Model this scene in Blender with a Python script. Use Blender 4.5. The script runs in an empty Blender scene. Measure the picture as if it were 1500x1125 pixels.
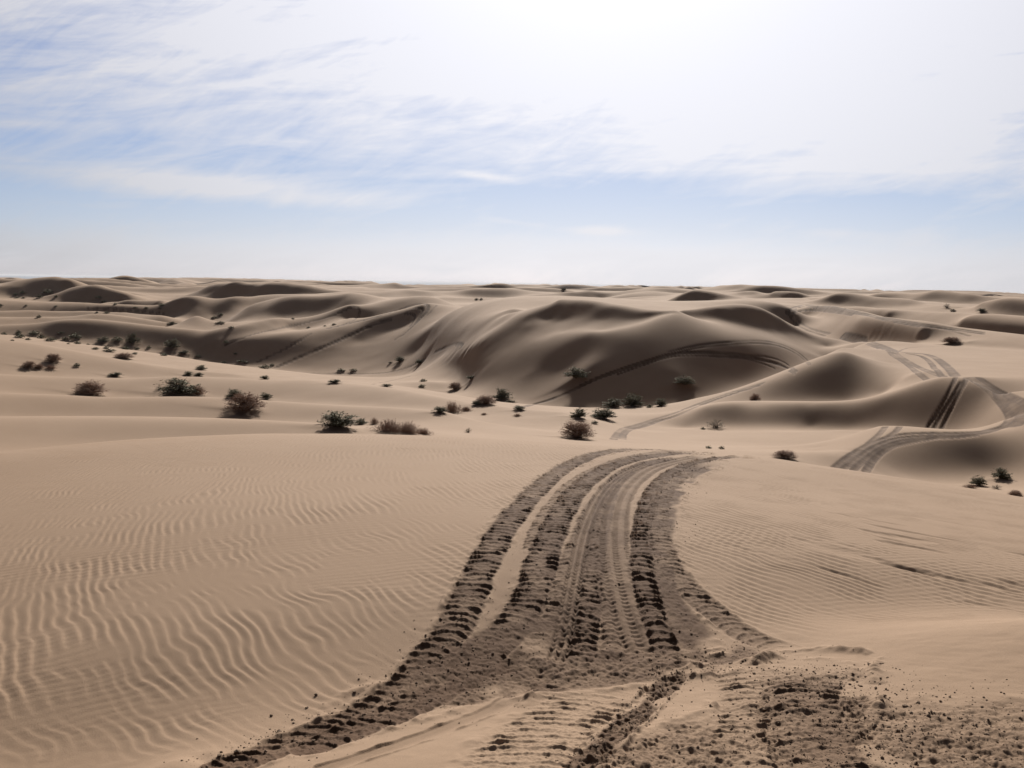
SAND_A = (0.244, 0.167, 0.110)
SAND_B = (0.266, 0.186, 0.125)
SAND_C = (0.212, 0.139, 0.087)
DAMP_A = (0.076, 0.042, 0.023)
CHURN_SHADE = (0.064, 0.036, 0.021)  # dark churned sand; also the painted shade on the tread bars
PLAIN_HAZED = (0.13, 0.165, 0.215)  # bluish grey: distance haze put into the plain's own colour
SUN_E = 5.0
SUN_ANG = 4.0
SKY_S = 0.05
SKY_SAT = 0.62
SKY_TINT = (0.73, 0.79, 1.06)
SKY_DUST = 0.3
SKY_K = 55.0
SKY_M = 21.5
CLOUD_BASE = 0.2
CLOUD_FWD = 12.9
EXPOSURE = 0.83
# cloud cover against height (V / 0.5), then single patches (U, V, half-width, half-height, slope, strength)
CLOUD_PROFILE = [(0.0, 0.78), (0.05, 0.62), (0.10, 0.14), (0.17, 0.12), (0.24, 0.55), (0.36, 0.80), (0.55, 0.9), (1.0, 0.8)]
CLOUD_PATCHES = [(-0.47, 0.215, 0.14, 0.055, 0.35, -0.32), (-0.40, 0.13, 0.2, 0.03, 0.1, -0.3),
                 (-0.28, 0.086, 0.19, 0.013, -0.07, 1.0), (0.08, 0.052, 0.03, 0.0045, 0.0, 1.1), (-0.03, 0.102, 0.028, 0.004, -0.1, 0.8),
                 (0.0, 0.059, 0.03, 0.003, -0.1, 0.45), (0.12, 0.074, 0.02, 0.003, 0.0, 0.4), (0.33, 0.052, 0.06, 0.006, -0.06, 0.35),
                 (0.15, 0.25, 0.35, 0.08, 0.0, 0.6), (0.35, 0.13, 0.3, 0.05, 0.0, 0.35), (-0.15, 0.065, 0.3, 0.012, 0, -0.3)]
HAZE = 0.00006
import bpy, bmesh, math, random
import numpy as np
from mathutils import Vector, Matrix, Euler
from concurrent.futures import ThreadPoolExecutor

random.seed(7)
SC = bpy.context.scene
COL = SC.collection

# ------------------------------------------------------------------ camera
EYE = 1.62                       # eye height above the sand underfoot
FPX = 1472.0                     # focal length in photograph pixels (1500 wide)
PITCH = math.radians(5.71)
ROLL = math.radians(1.0)
cam_rot = Matrix.Rotation(math.pi / 2 - PITCH, 4, 'X') @ Matrix.Rotation(ROLL, 4, 'Z')
cd = bpy.data.cameras.new('camera')
cam = bpy.data.objects.new('camera', cd)
COL.objects.link(cam)
cam.matrix_world = Matrix.Translation((0, 0, EYE)) @ cam_rot
cd.sensor_width = 36.0
cd.lens = 36.0 * FPX / 1500.0
cd.clip_start = 0.05
cd.clip_end = 90000.0
SC.camera = cam
CR = np.array(cam_rot.to_3x3())


def P(px, py):
    """photo pixel -> (azimuth, tan(elevation)) seen from the eye"""
    d = CR @ np.array([(px - 750.0) / FPX, -(py - 562.5) / FPX, -1.0])
    h = math.hypot(d[0], d[1])
    return math.atan2(d[0], d[1]), d[2] / h


# ------------------------------------------------------------------ terrain survey
# Survey points: azimuth, distance, height below the eye, softness.
PTS = []
DBG = False


_IP = {}


def ip(line, x, k=1):
    """smooth monotone curve through the given points (no kinks in crest lines)"""
    key = (id(line), k)
    if key not in _IP:
        X_ = np.array([p[0] for p in line], float)
        Y_ = np.array([p[k] for p in line], float)
        if len(X_) > 2:
            h = np.diff(X_)
            d = np.diff(Y_) / h
            m = np.zeros(len(X_))
            for i in range(1, len(X_) - 1):
                if d[i - 1] * d[i] > 0:
                    w1, w2 = 2 * h[i] + h[i - 1], h[i] + 2 * h[i - 1]
                    m[i] = (w1 + w2) / (w1 / d[i - 1] + w2 / d[i])
            m[0], m[-1] = d[0], d[-1]
        else:
            m = None
        _IP[key] = (X_, Y_, m, line)
    X_, Y_, m, _ = _IP[key]
    if m is None or x <= X_[0] or x >= X_[-1]:
        return float(np.interp(x, X_, Y_))
    i = int(np.searchsorted(X_, x, side='right')) - 1
    h = X_[i + 1] - X_[i]
    t = (x - X_[i]) / h
    return float((1 + 2 * t) * (1 - t) ** 2 * Y_[i] + t * (1 - t) ** 2 * h * m[i] + t * t * (3 - 2 * t) * Y_[i + 1] + t * t * (t - 1) * h * m[i + 1])


def pt(az, r, z, c):
    PTS.append((az, math.log(r), z, c))


def line_r(pts, c=0.012, step=14):
    """a line of ground points given as (px, py, distance)"""
    xs = [p[0] for p in pts]
    n = max(2, int((xs[-1] - xs[0]) / step) + 1)
    for x in np.linspace(xs[0], xs[-1], n):
        az, e = P(x, ip(pts, x, 1))
        r = ip(pts, x, 2)
        pt(az, r, e * r, c)


def line_z(pts, c=0.03, step=40):
    """a line of ground points given as (px, py, height below the eye)"""
    xs = [p[0] for p in pts]
    n = max(2, int((xs[-1] - xs[0]) / step) + 1)
    for x in np.linspace(xs[0], xs[-1], n):
        az, e = P(x, ip(pts, x, 1))
        z = ip(pts, x, 2)
        pt(az, z / e, z, c)


def flat_z(pts, c=0.05):
    """hidden ground: (px, distance, height below the eye)"""
    for x, r, z in pts:
        az, e = P(x, 600)
        pt(az, r, z, c)


def sheet(r0, lines, betas, step=13, c=0.008, back=None, cs=None):
    """a dune face: foot line lines[0] at distance r0(px), then lines further up
    reached by a slope of beta(px) degrees; back = (degrees, fraction) lee drop behind the last line"""
    x0 = max(l[0][0] for l in lines)
    x1 = min(l[-1][0] for l in lines)
    last = None
    xs = np.linspace(x0, x1, max(2, int((x1 - x0) / 2) + 1))
    for x in xs:
        col, crest = [], None
        az, e = P(x, ip(lines[0], x))
        r = ip(r0, x)
        z = e * r
        col.append((az, r, z, cs[0] if cs else c))
        for k, (ln, bt) in enumerate(zip(lines[1:], betas)):
            az, e = P(x, ip(ln, x))
            s = math.tan(math.radians(ip(bt, x) if isinstance(bt, list) else bt))
            r2 = (s * r - z) / (s - e)
            r2 = max(r2, r * 1.004)
            r, z = r2, e * r2
            col.append((az, r, z, cs[k + 1] if cs else c))
        if back and x >= (back[2] if len(back) > 2 else -999):
            rb = r * (1 + back[1])
            col.append((az, rb, z - math.tan(math.radians(back[0])) * (rb - r), 0.02))
        # keep the survey evenly dense along every line of the face, oblique or not
        if last is not None and x != xs[-1]:
            if max(math.hypot(p[0] - q[0], math.log(p[1] / q[1])) for p, q in zip(col, last)) < step * 0.00072:
                continue
        last = col
        for p in col:
            pt(*p)


# ---- sand underfoot, the dip and the near mound on the right
for a in range(-44, 45, 8):
    a = math.radians(a)
    pt(a, 0.7, -1.62, 0.1)
    pt(a, 2.0, -1.62, 0.1)
line_z([(-60, 1125, -1.95), (150, 1125, -1.87), (300, 1115, -1.76), (750, 1125, -1.62), (1200, 1125, -1.57), (1560, 1125, -1.54)], 0.05, 90)
line_z([(250, 1120, -1.745), (420, 1085, -1.76), (560, 1035, -1.775), (730, 1008, -1.78), (900, 990, -1.77), (1050, 965, -1.75), (1160, 948, -1.735)], 0.02, 30)
line_z([(1160, 948, -1.735), (1300, 931, -1.67), (1400, 920, -1.61), (1560, 906, -1.54)], 0.02, 30)
flat_z([(1250, 5.6, -1.765), (1350, 5.9, -1.775), (1450, 6.1, -1.78), (1550, 6.2, -1.785)], 0.04)
line_z([(-60, 950, -1.88), (150, 950, -1.80), (400, 900, -1.705), (600, 880, -1.67), (850, 850, -1.66), (1050, 830, -1.68), (1200, 820, -1.70), (1380, 830, -1.74), (1560, 850, -1.77)], 0.06, 60)
line_z([(-60, 770, -1.81), (150, 750, -1.73), (400, 740, -1.64), (600, 740, -1.61), (850, 745, -1.62), (1050, 745, -1.66), (1200, 755, -1.72), (1380, 775, -1.79), (1560, 800, -1.84)], 0.06, 60)
line_z([(-60, 700, -1.79), (150, 682, -1.73), (400, 672, -1.69), (600, 672, -1.69), (850, 680, -1.72), (1000, 684, -1.75), (1200, 712, -1.84), (1380, 735, -1.92), (1560, 762, -1.98)], 0.06, 60)
K = [(-60, 668, 11.3), (0, 662, 11.4), (100, 652, 11.6), (200, 643, 11.9), (300, 638, 12.1), (400, 635, 12.3), (500, 635, 12.2), (600, 637, 12), (700, 641, 12), (800, 647, 11.9), (900, 654, 11.8), (1000, 660, 11.7), (1100, 667, 11.7), (1200, 681.5, 11.7), (1300, 696.5, 11.7), (1400, 711.5, 11.8), (1500, 728, 11.9), (1570, 740, 12.0)]
line_r(K, 0.035, 30)
for x, y, r in K:
    az, e = P(x, y)
    pt(az, r * 1.14, e * r - 0.36, 0.04)
    pt(az, r * 1.34, e * r - 0.95, 0.06)

# ---- low ridges of the middle ground
sheet([(-60, 21.0), (480, 21.6)], [[(-60, 655), (100, 648), (300, 641), (480, 637)], [(-60, 611), (0, 612), (100, 613), (200, 615), (300, 618), (400, 619), (480, 622)]], [[(-60, 3), (120, 6), (300, 8), (480, 4)]], 30, 0.02)
line_r([(480, 622, 24), (560, 628, 24.5), (640, 632, 25), (760, 637, 27), (850, 642, 28)], 0.04, 40)
sheet([(-60, 31.5), (420, 31.5), (640, 29.5)], [[(-60, 610), (100, 611.5), (300, 614), (420, 614), (640, 616)], [(-60, 574), (110, 580), (160, 583), (270, 581), (330, 583), (400, 587), (480, 592), (560, 596), (640, 601)]], [[(-60, 6), (250, 9), (420, 6), (640, 3)]], 30, 0.02, (10, .06))
sheet([(-60, 46), (300, 47), (480, 44), (690, 38), (820, 36)], [[(-60, 572), (110, 578), (300, 579), (400, 584), (560, 592), (690, 602), (820, 609)], [(-60, 546), (90, 552), (190, 555), (250, 551.5), (330, 553), (400, 556.5), (440, 556.5), (500, 561), (560, 567), (620, 577), (690, 590), (760, 598), (820, 603)]], [[(-60, 6), (200, 9), (420, 5), (560, 3), (820, 2)]], 24, 0.015, (9, .08))
sheet([(-60, 62), (150, 63), (340, 66)], [[(-60, 545), (90, 549), (200, 552), (340, 551)], [(-60, 496), (0, 498), (60, 505), (130, 518), (200, 531), (260, 540), (340, 548)]], [[(-60, 6), (130, 8), (340, 5)]], 20, 0.012, (14, .06))
# valley floor
line_r([(-60, 489, 118), (0, 491, 118), (120, 503, 112), (250, 520, 105), (350, 536, 100), (450, 547, 95), (560, 554, 85), (640, 560, 76)], 0.02, 25)
line_r([(480, 556, 72), (560, 562, 66), (640, 574, 58), (700, 585, 52), (760, 593, 47), (830, 603, 42)], 0.02, 25)
line_r([(690, 622, 33), (760, 626, 33), (860, 630, 33), (905, 645, 29)], 0.03, 40)
line_r([(880, 603, 46), (950, 605, 45), (905, 625, 36)][:2], 0.02, 30)

# ---- shaded valley wall on the left (D1)
sheet([(-60, 128), (0, 127), (150, 122), (300, 117)],
      [[(-60, 487), (0, 491), (80, 495), (150, 501), (220, 510), (280, 518), (300, 522)],
       [(-60, 481), (0, 478), (53, 478), (85, 472), (128, 471), (180, 475), (230, 480), (280, 485), (300, 487)]],
      [[(-60, 12), (0, 15), (60, 21), (110, 26), (300, 26)]], 11, 0.005, (8, .05))
sheet([(308, 116), (400, 109), (470, 105), (520, 102.5)],
      [[(308, 524), (330, 528), (400, 538), (470, 546), (520, 548)],
       [(308, 500), (340, 499), (380, 497), (425, 489.5), (460, 487), (508, 477), (520, 474)],
       [(308, 497), (340, 494), (380, 488), (425, 480), (460, 475), (508, 467), (520, 464)],
       [(308, 487), (337, 482), (380, 475), (402, 470), (450, 464), (480, 458), (510, 448), (520, 446.5)]],
      [[(308, 27), (350, 26), (400, 23), (470, 19), (520, 17)], [(308, 25), (350, 18), (400, 8), (430, 3), (520, 7)], [(308, 24), (380, 19), (450, 17), (520, 16)]], 10, 0.005, (7, .05), cs=[0.01, 0.006, 0.01, 0.005])
# shallow ridges behind it
sheet([(-60, 142), (300, 142)], [[(-60, 480), (0, 477), (60, 475), (130, 468.5), (200, 474), (260, 481), (300, 484)], [(-60, 464), (50, 464), (110, 465), (150, 462), (200, 465), (250, 472), (300, 480)]], [[(-60, 12), (60, 13), (100, 8), (150, 19), (230, 19), (300, 10)]], 14, 0.006, (8, .04))
sheet([(-60, 160), (150, 158), (240, 152)], [[(-60, 461), (60, 461), (130, 459), (200, 462), (240, 466)], [(-60, 455), (0, 455), (60, 451.5), (130, 452), (190, 458), (240, 463)]], [[(-60, 15), (60, 17), (130, 16), (240, 9)]], 14, 0.006, (7, .04))
# dark hollow right of them
sheet([(246, 165), (300, 158), (340, 158), (375, 162)], [[(246, 441), (260, 444), (280, 449), (300, 457), (315, 460), (340, 455), (360, 447), (375, 440)], [(246, 440), (262, 435.5), (280, 435), (300, 438), (320, 438.5), (345, 436), (365, 432), (375, 431.5)]], [[(236, 16), (270, 26), (340, 27), (375, 20)]], 10, 0.006, (6, .04))
line_r([(268, 466, 144), (290, 468, 141), (330, 469, 139)], 0.015, 20)
# domed ridge in front of the far dunes, left of centre
sheet([(345, 146), (420, 140), (510, 137)], [[(345, 464), (380, 460), (420, 457), (450, 453), (480, 448), (510, 440)], [(345, 462), (370, 447), (395, 441.5), (410, 436), (422, 433.5), (440, 433), (480, 433.5), (510, 430.5)]], [[(345, 8), (375, 13), (405, 15), (435, 25), (480, 24), (510, 17)]], 9, 0.005, (5, .04))
line_r([(375, 430.5, 168), (400, 428, 166), (430, 428, 163), (460, 431, 158), (500, 431, 155)], 0.006, 12)
# long striped slope (R1) and the ridges right of it
sheet([(528, 102), (590, 99), (620, 97)],
      [[(528, 548), (590, 541), (620, 530)], [(528, 498), (560, 487), (600, 469), (620, 458)], [(528, 470), (540, 466), (578, 455), (610, 446), (620, 444.5)]],
      [14, [(528, 24), (560, 26), (620, 23)]], 9, 0.006, (6, .05), cs=[0.01, 0.02, 0.005])
sheet([(620, 96), (650, 90), (680, 84), (720, 79), (750, 78)], [[(620, 532), (650, 515), (680, 501), (720, 482), (750, 465)], [(620, 500), (650, 492), (680, 482), (720, 468), (750, 458)], [(620, 481), (650, 473), (680, 468), (720, 460), (750, 452)]], [[(620, 13), (680, 12), (750, 6)], [(620, 14), (650, 13), (680, 9), (750, 5)]], 10, 0.012)
sheet([(655, 132), (700, 130)], [[(655, 471.5), (675, 472.5), (700, 474)], [(655, 469), (675, 464.5), (700, 471.5)]], [[(655, 12), (676, 21), (700, 12)]], 9, 0.006, (5, .03))
line_r([(630, 446, 132), (680, 450, 126), (740, 455, 118), (790, 448, 112)], 0.02, 20)
line_r([(760, 460, 82), (790, 448, 88)], 0.01, 14)

# ---- the big dune (B)
BF = [(640, 534, 86), (672, 556, 76), (710, 573, 68), (760, 588, 64), (830, 599, 61), (900, 604, 60), (960, 600, 60), (1020, 588, 61), (1080, 573, 63), (1130, 560, 66), (1180, 541, 71), (1225, 518, 78)]
bf = [(a, c) for a, b, c in BF]
bl = [(a, b) for a, b, c in BF]
sheet(bf, [bl,
      [(640, 531), (700, 545), (770, 548), (806, 538), (850, 535), (900, 545), (990, 545)],
      [(640, 530), (700, 531), (740, 518), (770, 506), (806, 493), (820, 488.5), (850, 486.5), (880, 487), (910, 482), (940, 475), (967, 465), (990, 458.5)],
      [(640, 529), (700, 527), (740, 512), (770, 499), (806, 488), (850, 484), (880, 484), (910, 479.5), (940, 472.5), (967, 463), (990, 457.5)],
      [(640, 528), (700, 516), (740, 496), (770, 479), (806, 464), (850, 464), (910, 469), (940, 468), (967, 461), (990, 456.5)],
      [(640, 527), (671, 520), (700, 506), (730, 491), (770, 464), (793, 450), (806, 445), (823, 438.5), (850, 441), (875, 446), (910, 451), (953, 457), (990, 454.5)]],
      [[(640, 8), (700, 14), (770, 18), (820, 20), (870, 27), (990, 27)],
       [(640, 9), (700, 20), (770, 23), (820, 24), (850, 25), (900, 28), (990, 25)],
       [(640, 9), (700, 21), (760, 20), (800, 13), (830, 8), (990, 8)],
       [(640, 10), (700, 23), (770, 22), (806, 18), (850, 16), (910, 15), (990, 9)],
       [(640, 10), (700, 24), (770, 25), (823, 25), (880, 27), (950, 27), (990, 22)]], 7, 0.006, (7, .08, 800),
      cs=[0.012, 0.03, 0.012, 0.012, 0.012, 0.0038])
sheet(bf, [[p for p in bl if p[0] >= 960], [(960, 550), (1000, 540), (1060, 505), (1120, 500), (1160, 508), (1190, 520), (1212, 524)],
      [(1000, 464), (1060, 470), (1100, 476), (1130, 474), (1150, 480), (1180, 492), (1212, 510)],
      [(1000, 454.5), (1047, 451.5), (1092, 450.5), (1115, 453), (1135, 461), (1160, 478), (1185, 490), (1212, 507)]],
      [[(960, 27), (1060, 25), (1120, 20), (1160, 14), (1212, 9)], [(960, 18), (1060, 14), (1120, 12), (1212, 11)], [(1000, 21), (1060, 27), (1110, 27), (1135, 23), (1180, 22), (1212, 14)]], 7, 0.006, (5, .07),
      cs=[0.012, 0.03, 0.015, 0.0038])

# ---- near dune with the bright crest (N1) and its flat apron
line_r([(905, 648, 29), (1000, 652, 28), (1100, 659, 26.5), (1190, 660, 26.5), (1230, 668, 25)], 0.03, 30)
line_r([(930, 627, 37), (1000, 628, 38), (1060, 630, 38), (1140, 632, 37), (1240, 630, 37)], 0.02, 25)
line_r([(890, 599, 52), (927, 598, 51), (960, 595, 50.5), (997, 589, 50), (1027, 582, 50), (1072, 572, 51), (1117, 559, 52.5), (1153, 547, 54), (1180, 533, 55), (1210, 521, 56), (1233, 510.5, 57)], 0.0035, 6)
for x, y, r in [(927, 604.5, 54), (997, 595.5, 53.5), (1060, 581, 55), (1117, 567, 57), (1170, 546, 60), (1210, 526, 62), (1233, 512.5, 63)]:
    az, e = P(x, y)
    pt(az, r, e * r - 0.1, 0.01)
sheet([(1005, 39), (1100, 39), (1180, 39)], [[(1005, 626), (1050, 622), (1100, 622), (1180, 622)], [(1005, 605), (1040, 595.5), (1072, 592.5), (1106, 592), (1180, 591.5)]], [[(1005, 11), (1040, 20), (1072, 22), (1106, 18), (1140, 22), (1180, 26)]], 12, 0.007, (4, .06))
# N2
sheet([(1180, 39), (1240, 38.5), (1300, 37.5), (1400, 36), (1440, 35), (1466, 34.5)], [[(1180, 624), (1240, 626), (1300, 627), (1400, 630), (1440, 628), (1466, 622)],
      [(1180, 591.5), (1233, 591), (1287, 584), (1313, 577), (1353, 561), (1380, 554.5), (1401, 552.5), (1439, 565), (1466, 592)]],
      [[(1180, 26), (1240, 28), (1300, 30), (1370, 31), (1415, 25), (1466, 15)]], 6, 0.007, (5, .05), cs=[0.008, 0.0037])
line_r([(1401, 552.5, 40.5), (1439, 553.5, 41), (1475, 555, 41.5), (1570, 560, 42)], 0.012, 15)
line_r([(1480, 575, 37), (1500, 585, 35.5), (1570, 600, 34)], 0.02, 20)
# face of N1 seen above the N2 crest
sheet([(1085, 46.5), (1140, 46.5), (1233, 46.5), (1300, 46.5)], [[(1085, 591), (1140, 590), (1233, 588.5), (1300, 574)], [(1085, 571), (1140, 556), (1190, 535), (1233, 515), (1262, 522), (1300, 536)]], [[(1085, 11), (1140, 22), (1200, 27), (1240, 26), (1262, 19), (1300, 12)]], 10, 0.012)
line_r([(1233, 510.5, 57), (1262, 511, 57.5), (1300, 514, 57), (1340, 523, 55), (1360, 540, 49)], 0.008, 10)
line_r([(1300, 531, 52), (1330, 551, 46.5)], 0.015, 12)
# N3
line_r([(1193, 656, 27.6), (1220, 645, 28.6), (1249, 635.5, 29.6), (1275, 627, 30.3), (1292, 623.5, 30.6), (1327, 624, 30.6), (1367, 627, 30.4), (1420, 629.5, 30.2), (1460, 628.5, 30.6), (1480, 612, 32), (1500, 604, 33), (1570, 596, 34)], 0.0035, 7)
for x, y, r in [(1220, 648, 31), (1260, 639, 32.5), (1300, 629, 34), (1367, 633, 33.5), (1420, 635, 33)]:
    az, e = P(x, y)
    pt(az, r, e * r - 0.15, 0.01)
line_r([(1230, 668, 25), (1270, 655, 27), (1310, 643, 28.3), (1367, 639, 28.8), (1430, 636, 29.3), (1475, 630, 30.2), (1570, 618, 31.5)], 0.012, 15)
line_r([(1270, 697, 24), (1330, 691, 26.5), (1400, 690, 27.4), (1470, 688, 27.9), (1570, 688, 27.8)], 0.025, 25)
line_r([(1380, 714, 24.5), (1460, 719, 24.8), (1570, 727, 24.4)], 0.03, 30)

# ---- plateau and ridges of the upper right
line_r([(1262, 505, 70), (1330, 513, 63), (1400, 522, 58), (1500, 528, 56), (1570, 532, 55)], 0.03, 30)
line_r([(1200, 494, 86), (1280, 502, 76), (1420, 509, 69), (1570, 520, 64)], 0.02, 30)
line_r([(1380, 540, 48), (1440, 544, 47), (1570, 550, 46)], 0.03, 30)
sheet([(1160, 96), (1200, 92), (1240, 87), (1300, 82), (1380, 76), (1440, 73), (1570, 70)],
      [[(1160, 476), (1200, 486), (1240, 493), (1300, 497), (1340, 500), (1385, 502), (1440, 507), (1570, 515)],
       [(1160, 463), (1200, 459), (1240, 464), (1275, 470), (1300, 475.5), (1340, 485.5), (1382, 497), (1440, 502.5), (1570, 510)],
       [(1160, 454), (1200, 447.5), (1250, 454), (1300, 464.5), (1340, 471.5), (1380, 477), (1433, 482.5), (1500, 490.5), (1570, 498)]],
      [[(1160, 5), (1200, 8), (1240, 20), (1265, 35), (1300, 40), (1345, 40), (1388, 37), (1402, 24), (1440, 12), (1570, 10)], [(1160, 14), (1250, 13), (1320, 7), (1570, 6)]], 7, 0.0039, (7, .05))
sheet([(1240, 118), (1340, 108), (1440, 100), (1570, 95)], [[(1240, 458), (1340, 474), (1440, 486), (1570, 500)], [(1240, 452), (1290, 457), (1340, 466), (1400, 470), (1500, 479), (1570, 484)], [(1240, 448), (1300, 452), (1400, 458), (1500, 464), (1570, 468)]], [[(1240, 18), (1290, 30), (1320, 40), (1570, 42)], 9], 7, 0.0039, (5, .05))
sheet([(1405, 126), (1440, 121), (1570, 115)], [[(1405, 452), (1440, 454), (1500, 461), (1570, 466)], [(1405, 449.5), (1440, 445), (1462, 440), (1480, 439), (1500, 440), (1570, 444)]], [[(1405, 15), (1440, 24), (1470, 30), (1570, 31)]], 7, 0.0039, (6, .05))
# ridges between the big dune and the horizon on the right
line_r([(830, 436, 118), (900, 441, 112), (980, 448, 106), (1060, 446, 106), (1120, 446, 104), (1150, 450, 98)], 0.02, 20)
sheet([(975, 150), (1080, 146)], [[(975, 444.5), (1000, 442), (1040, 439), (1080, 437)], [(975, 443), (996, 434), (1016, 426.5), (1045, 430), (1080, 435)]], [[(975, 18), (1000, 32), (1035, 32), (1080, 14)]], 7, 0.0039, (8, .03))
sheet([(1090, 168), (1170, 160), (1190, 160)], [[(1090, 432), (1130, 437), (1155, 440), (1190, 438)], [(1090, 428.5), (1120, 429.5), (1145, 430.5), (1170, 434), (1190, 437)]], [[(1090, 16), (1120, 32), (1165, 34), (1190, 18)]], 7, 0.0039, (6, .03))
sheet([(1200, 136), (1280, 132), (1330, 130)], [[(1200, 441), (1240, 446), (1280, 450), (1330, 450)], [(1200, 439.5), (1222, 432), (1238, 430), (1260, 432.5), (1290, 437), (1330, 441)]], [[(1200, 14), (1220, 30), (1245, 24), (1330, 13)]], 9, 0.005, (7, .04))
line_r([(1140, 445, 120), (1185, 441, 140), (1215, 433, 150)], 0.01, 12)
# peak on the skyline
sheet([(1020, 240), (1200, 235)], [[(1020, 424), (1100, 425), (1200, 429)], [(1020, 423), (1040, 420), (1060, 415), (1075, 415), (1095, 417.5), (1130, 421), (1170, 424), (1200, 427.5)]], [[(1020, 8), (1060, 12), (1090, 24), (1200, 15)]], 9, 0.006, (5, .05))
sheet([(1265, 200), (1420, 195)], [[(1265, 434), (1300, 433), (1350, 436), (1420, 440)], [(1265, 431.5), (1285, 425.5), (1305, 425.5), (1340, 428), (1420, 433)]], [[(1265, 16), (1280, 28), (1310, 20), (1420, 15)]], 11, 0.006, (4, .05))
line_r([(1330, 445, 140), (1380, 447, 130), (1420, 449, 124)], 0.01, 14)
# low domes right of the big peak, on the skyline
sheet([(880, 215), (1000, 210)], [[(880, 436), (915, 437), (960, 436), (1000, 432)], [(880, 432), (900, 427), (930, 421), (960, 420), (1000, 424)]], [[(880, 8), (910, 15), (925, 14), (1000, 6)]], 11, 0.008, (4, .05))
sheet([(675, 230), (880, 230)], [[(675, 430), (730, 432), (800, 431), (880, 432)], [(675, 423), (700, 419), (740, 417.5), (800, 420), (880, 429)]], [[(675, 18), (695, 27), (730, 27), (800, 12), (880, 6)]], 12, 0.008, (4, .05))
line_r([(530, 437, 160), (600, 440, 155), (700, 441, 150), (800, 437, 150)], 0.02, 22)
line_r([(510, 426, 240), (580, 427, 240), (660, 428, 240)], 0.02, 22)
line_r([(530, 420, 330), (600, 421, 330), (660, 421, 330)], 0.03, 30)
# ---- far dunes on the left
sheet([(-60, 205), (0, 205), (100, 200)], [[(-60, 428), (0, 428), (20, 431), (60, 433), (85, 431), (100, 424)], [(-60, 412), (0, 413), (27, 407.5), (50, 407), (75, 410), (100, 414)]], [[(-60, 12), (0, 16), (20, 24), (85, 25), (100, 18)]], 9, 0.006, (5, .05))
sheet([(85, 190), (180, 182)], [[(85, 432), (110, 436), (140, 439), (180, 438)], [(85, 430), (110, 422), (140, 420), (160, 422), (180, 431)]], [[(85, 8), (120, 17), (160, 25), (180, 15)]], 9, 0.006, (5, .04))
sheet([(165, 178), (260, 168)], [[(165, 442), (200, 445), (230, 447), (260, 446)], [(165, 440.5), (185, 435), (215, 439), (240, 438), (260, 436)]], [[(165, 13), (190, 24), (220, 22), (260, 20)]], 9, 0.006, (5, .03))
sheet([(200, 210), (310, 195), (420, 175), (510, 170)], [[(270, 437), (310, 430), (361, 428), (400, 427), (440, 427), (480, 429), (510, 431)], [(270, 435.5), (285, 432), (307, 418.6), (319, 416.3), (361, 419), (400, 417.5), (430, 416.5), (450, 418.5), (475, 422), (510, 427.5)]], [[(270, 8), (290, 12), (330, 20), (370, 26), (440, 27), (510, 20)]], 10, 0.006, (6, .05))
line_r([(-60, 446, 172), (0, 445, 172), (100, 446, 170), (200, 452, 165)], 0.02, 25)
line_r([(-60, 436, 198), (60, 436, 195)], 0.02, 25)
line_r([(100, 411, 300), (160, 413, 290), (260, 418, 270), (320, 421, 250)], 0.02, 25)

PTS = np.array(PTS, dtype=np.float64)
# drop survey points that nearly coincide
_keep = np.ones(len(PTS), bool)
for i in range(len(PTS)):
    if _keep[i]:
        d = np.hypot(PTS[i + 1:, 0] - PTS[i, 0], PTS[i + 1:, 1] - PTS[i, 1])
        _keep[i + 1:] &= d > 0.0045
PTS = PTS[_keep]
# softness never wider than the local spacing of the survey
for i in range(len(PTS)):
    d = np.hypot(PTS[:, 0] - PTS[i, 0], PTS[:, 1] - PTS[i, 1])
    d[i] = 9
    PTS[i, 3] = min(max(PTS[i, 3], 0.009 if PTS[i, 3] > 0.004 else 0), 1.5 * d.min() + 0.001)
print('survey points', len(PTS))


def solve_survey():
    U, V, Z, Cc = PTS.T
    n = len(U)
    A = np.sqrt((U[:, None] - U[None]) ** 2 + (V[:, None] - V[None]) ** 2 + (Cc[None] * 0.8) ** 2)
    M = np.zeros((n + 3, n + 3))
    M[:n, :n] = A - np.eye(n) * 1.5e-4
    M[:n, n] = 1
    M[:n, n + 1] = U
    M[:n, n + 2] = V
    M[n:, :n] = M[:n, n:].T
    rhs = np.zeros(n + 3)
    rhs[:n] = Z
    return np.linalg.solve(M, rhs)


W = solve_survey()
GA = np.radians(np.arange(-36.0, 36.001, 0.12))
GV = np.concatenate([np.arange(math.log(0.6), math.log(14), 0.02), np.arange(math.log(14), math.log(24), 0.006), np.arange(math.log(24), math.log(260), 0.0025), np.arange(math.log(260), math.log(460), 0.01)])


def eval_rows(vs):
    U, V, Z, Cc = PTS.T
    w = W[:len(U)]
    c2 = (Cc * .8) ** 2
    out = np.zeros((len(vs), len(GA)))
    du2 = (GA[:, None] - U[None]) ** 2 + c2[None]
    for i, v in enumerate(vs):
        out[i] = np.sqrt(du2 + (v - V)[None] ** 2) @ w
        out[i] += W[-3] + W[-2] * GA + W[-1] * v
    return out


with ThreadPoolExecutor(4) as ex:
    ZC = np.concatenate(list(ex.map(eval_rows, np.array_split(GV, 40))))

# ------------------------------------------------------------------ value noise
_T = np.random.RandomState(5).rand(256, 256)


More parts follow.
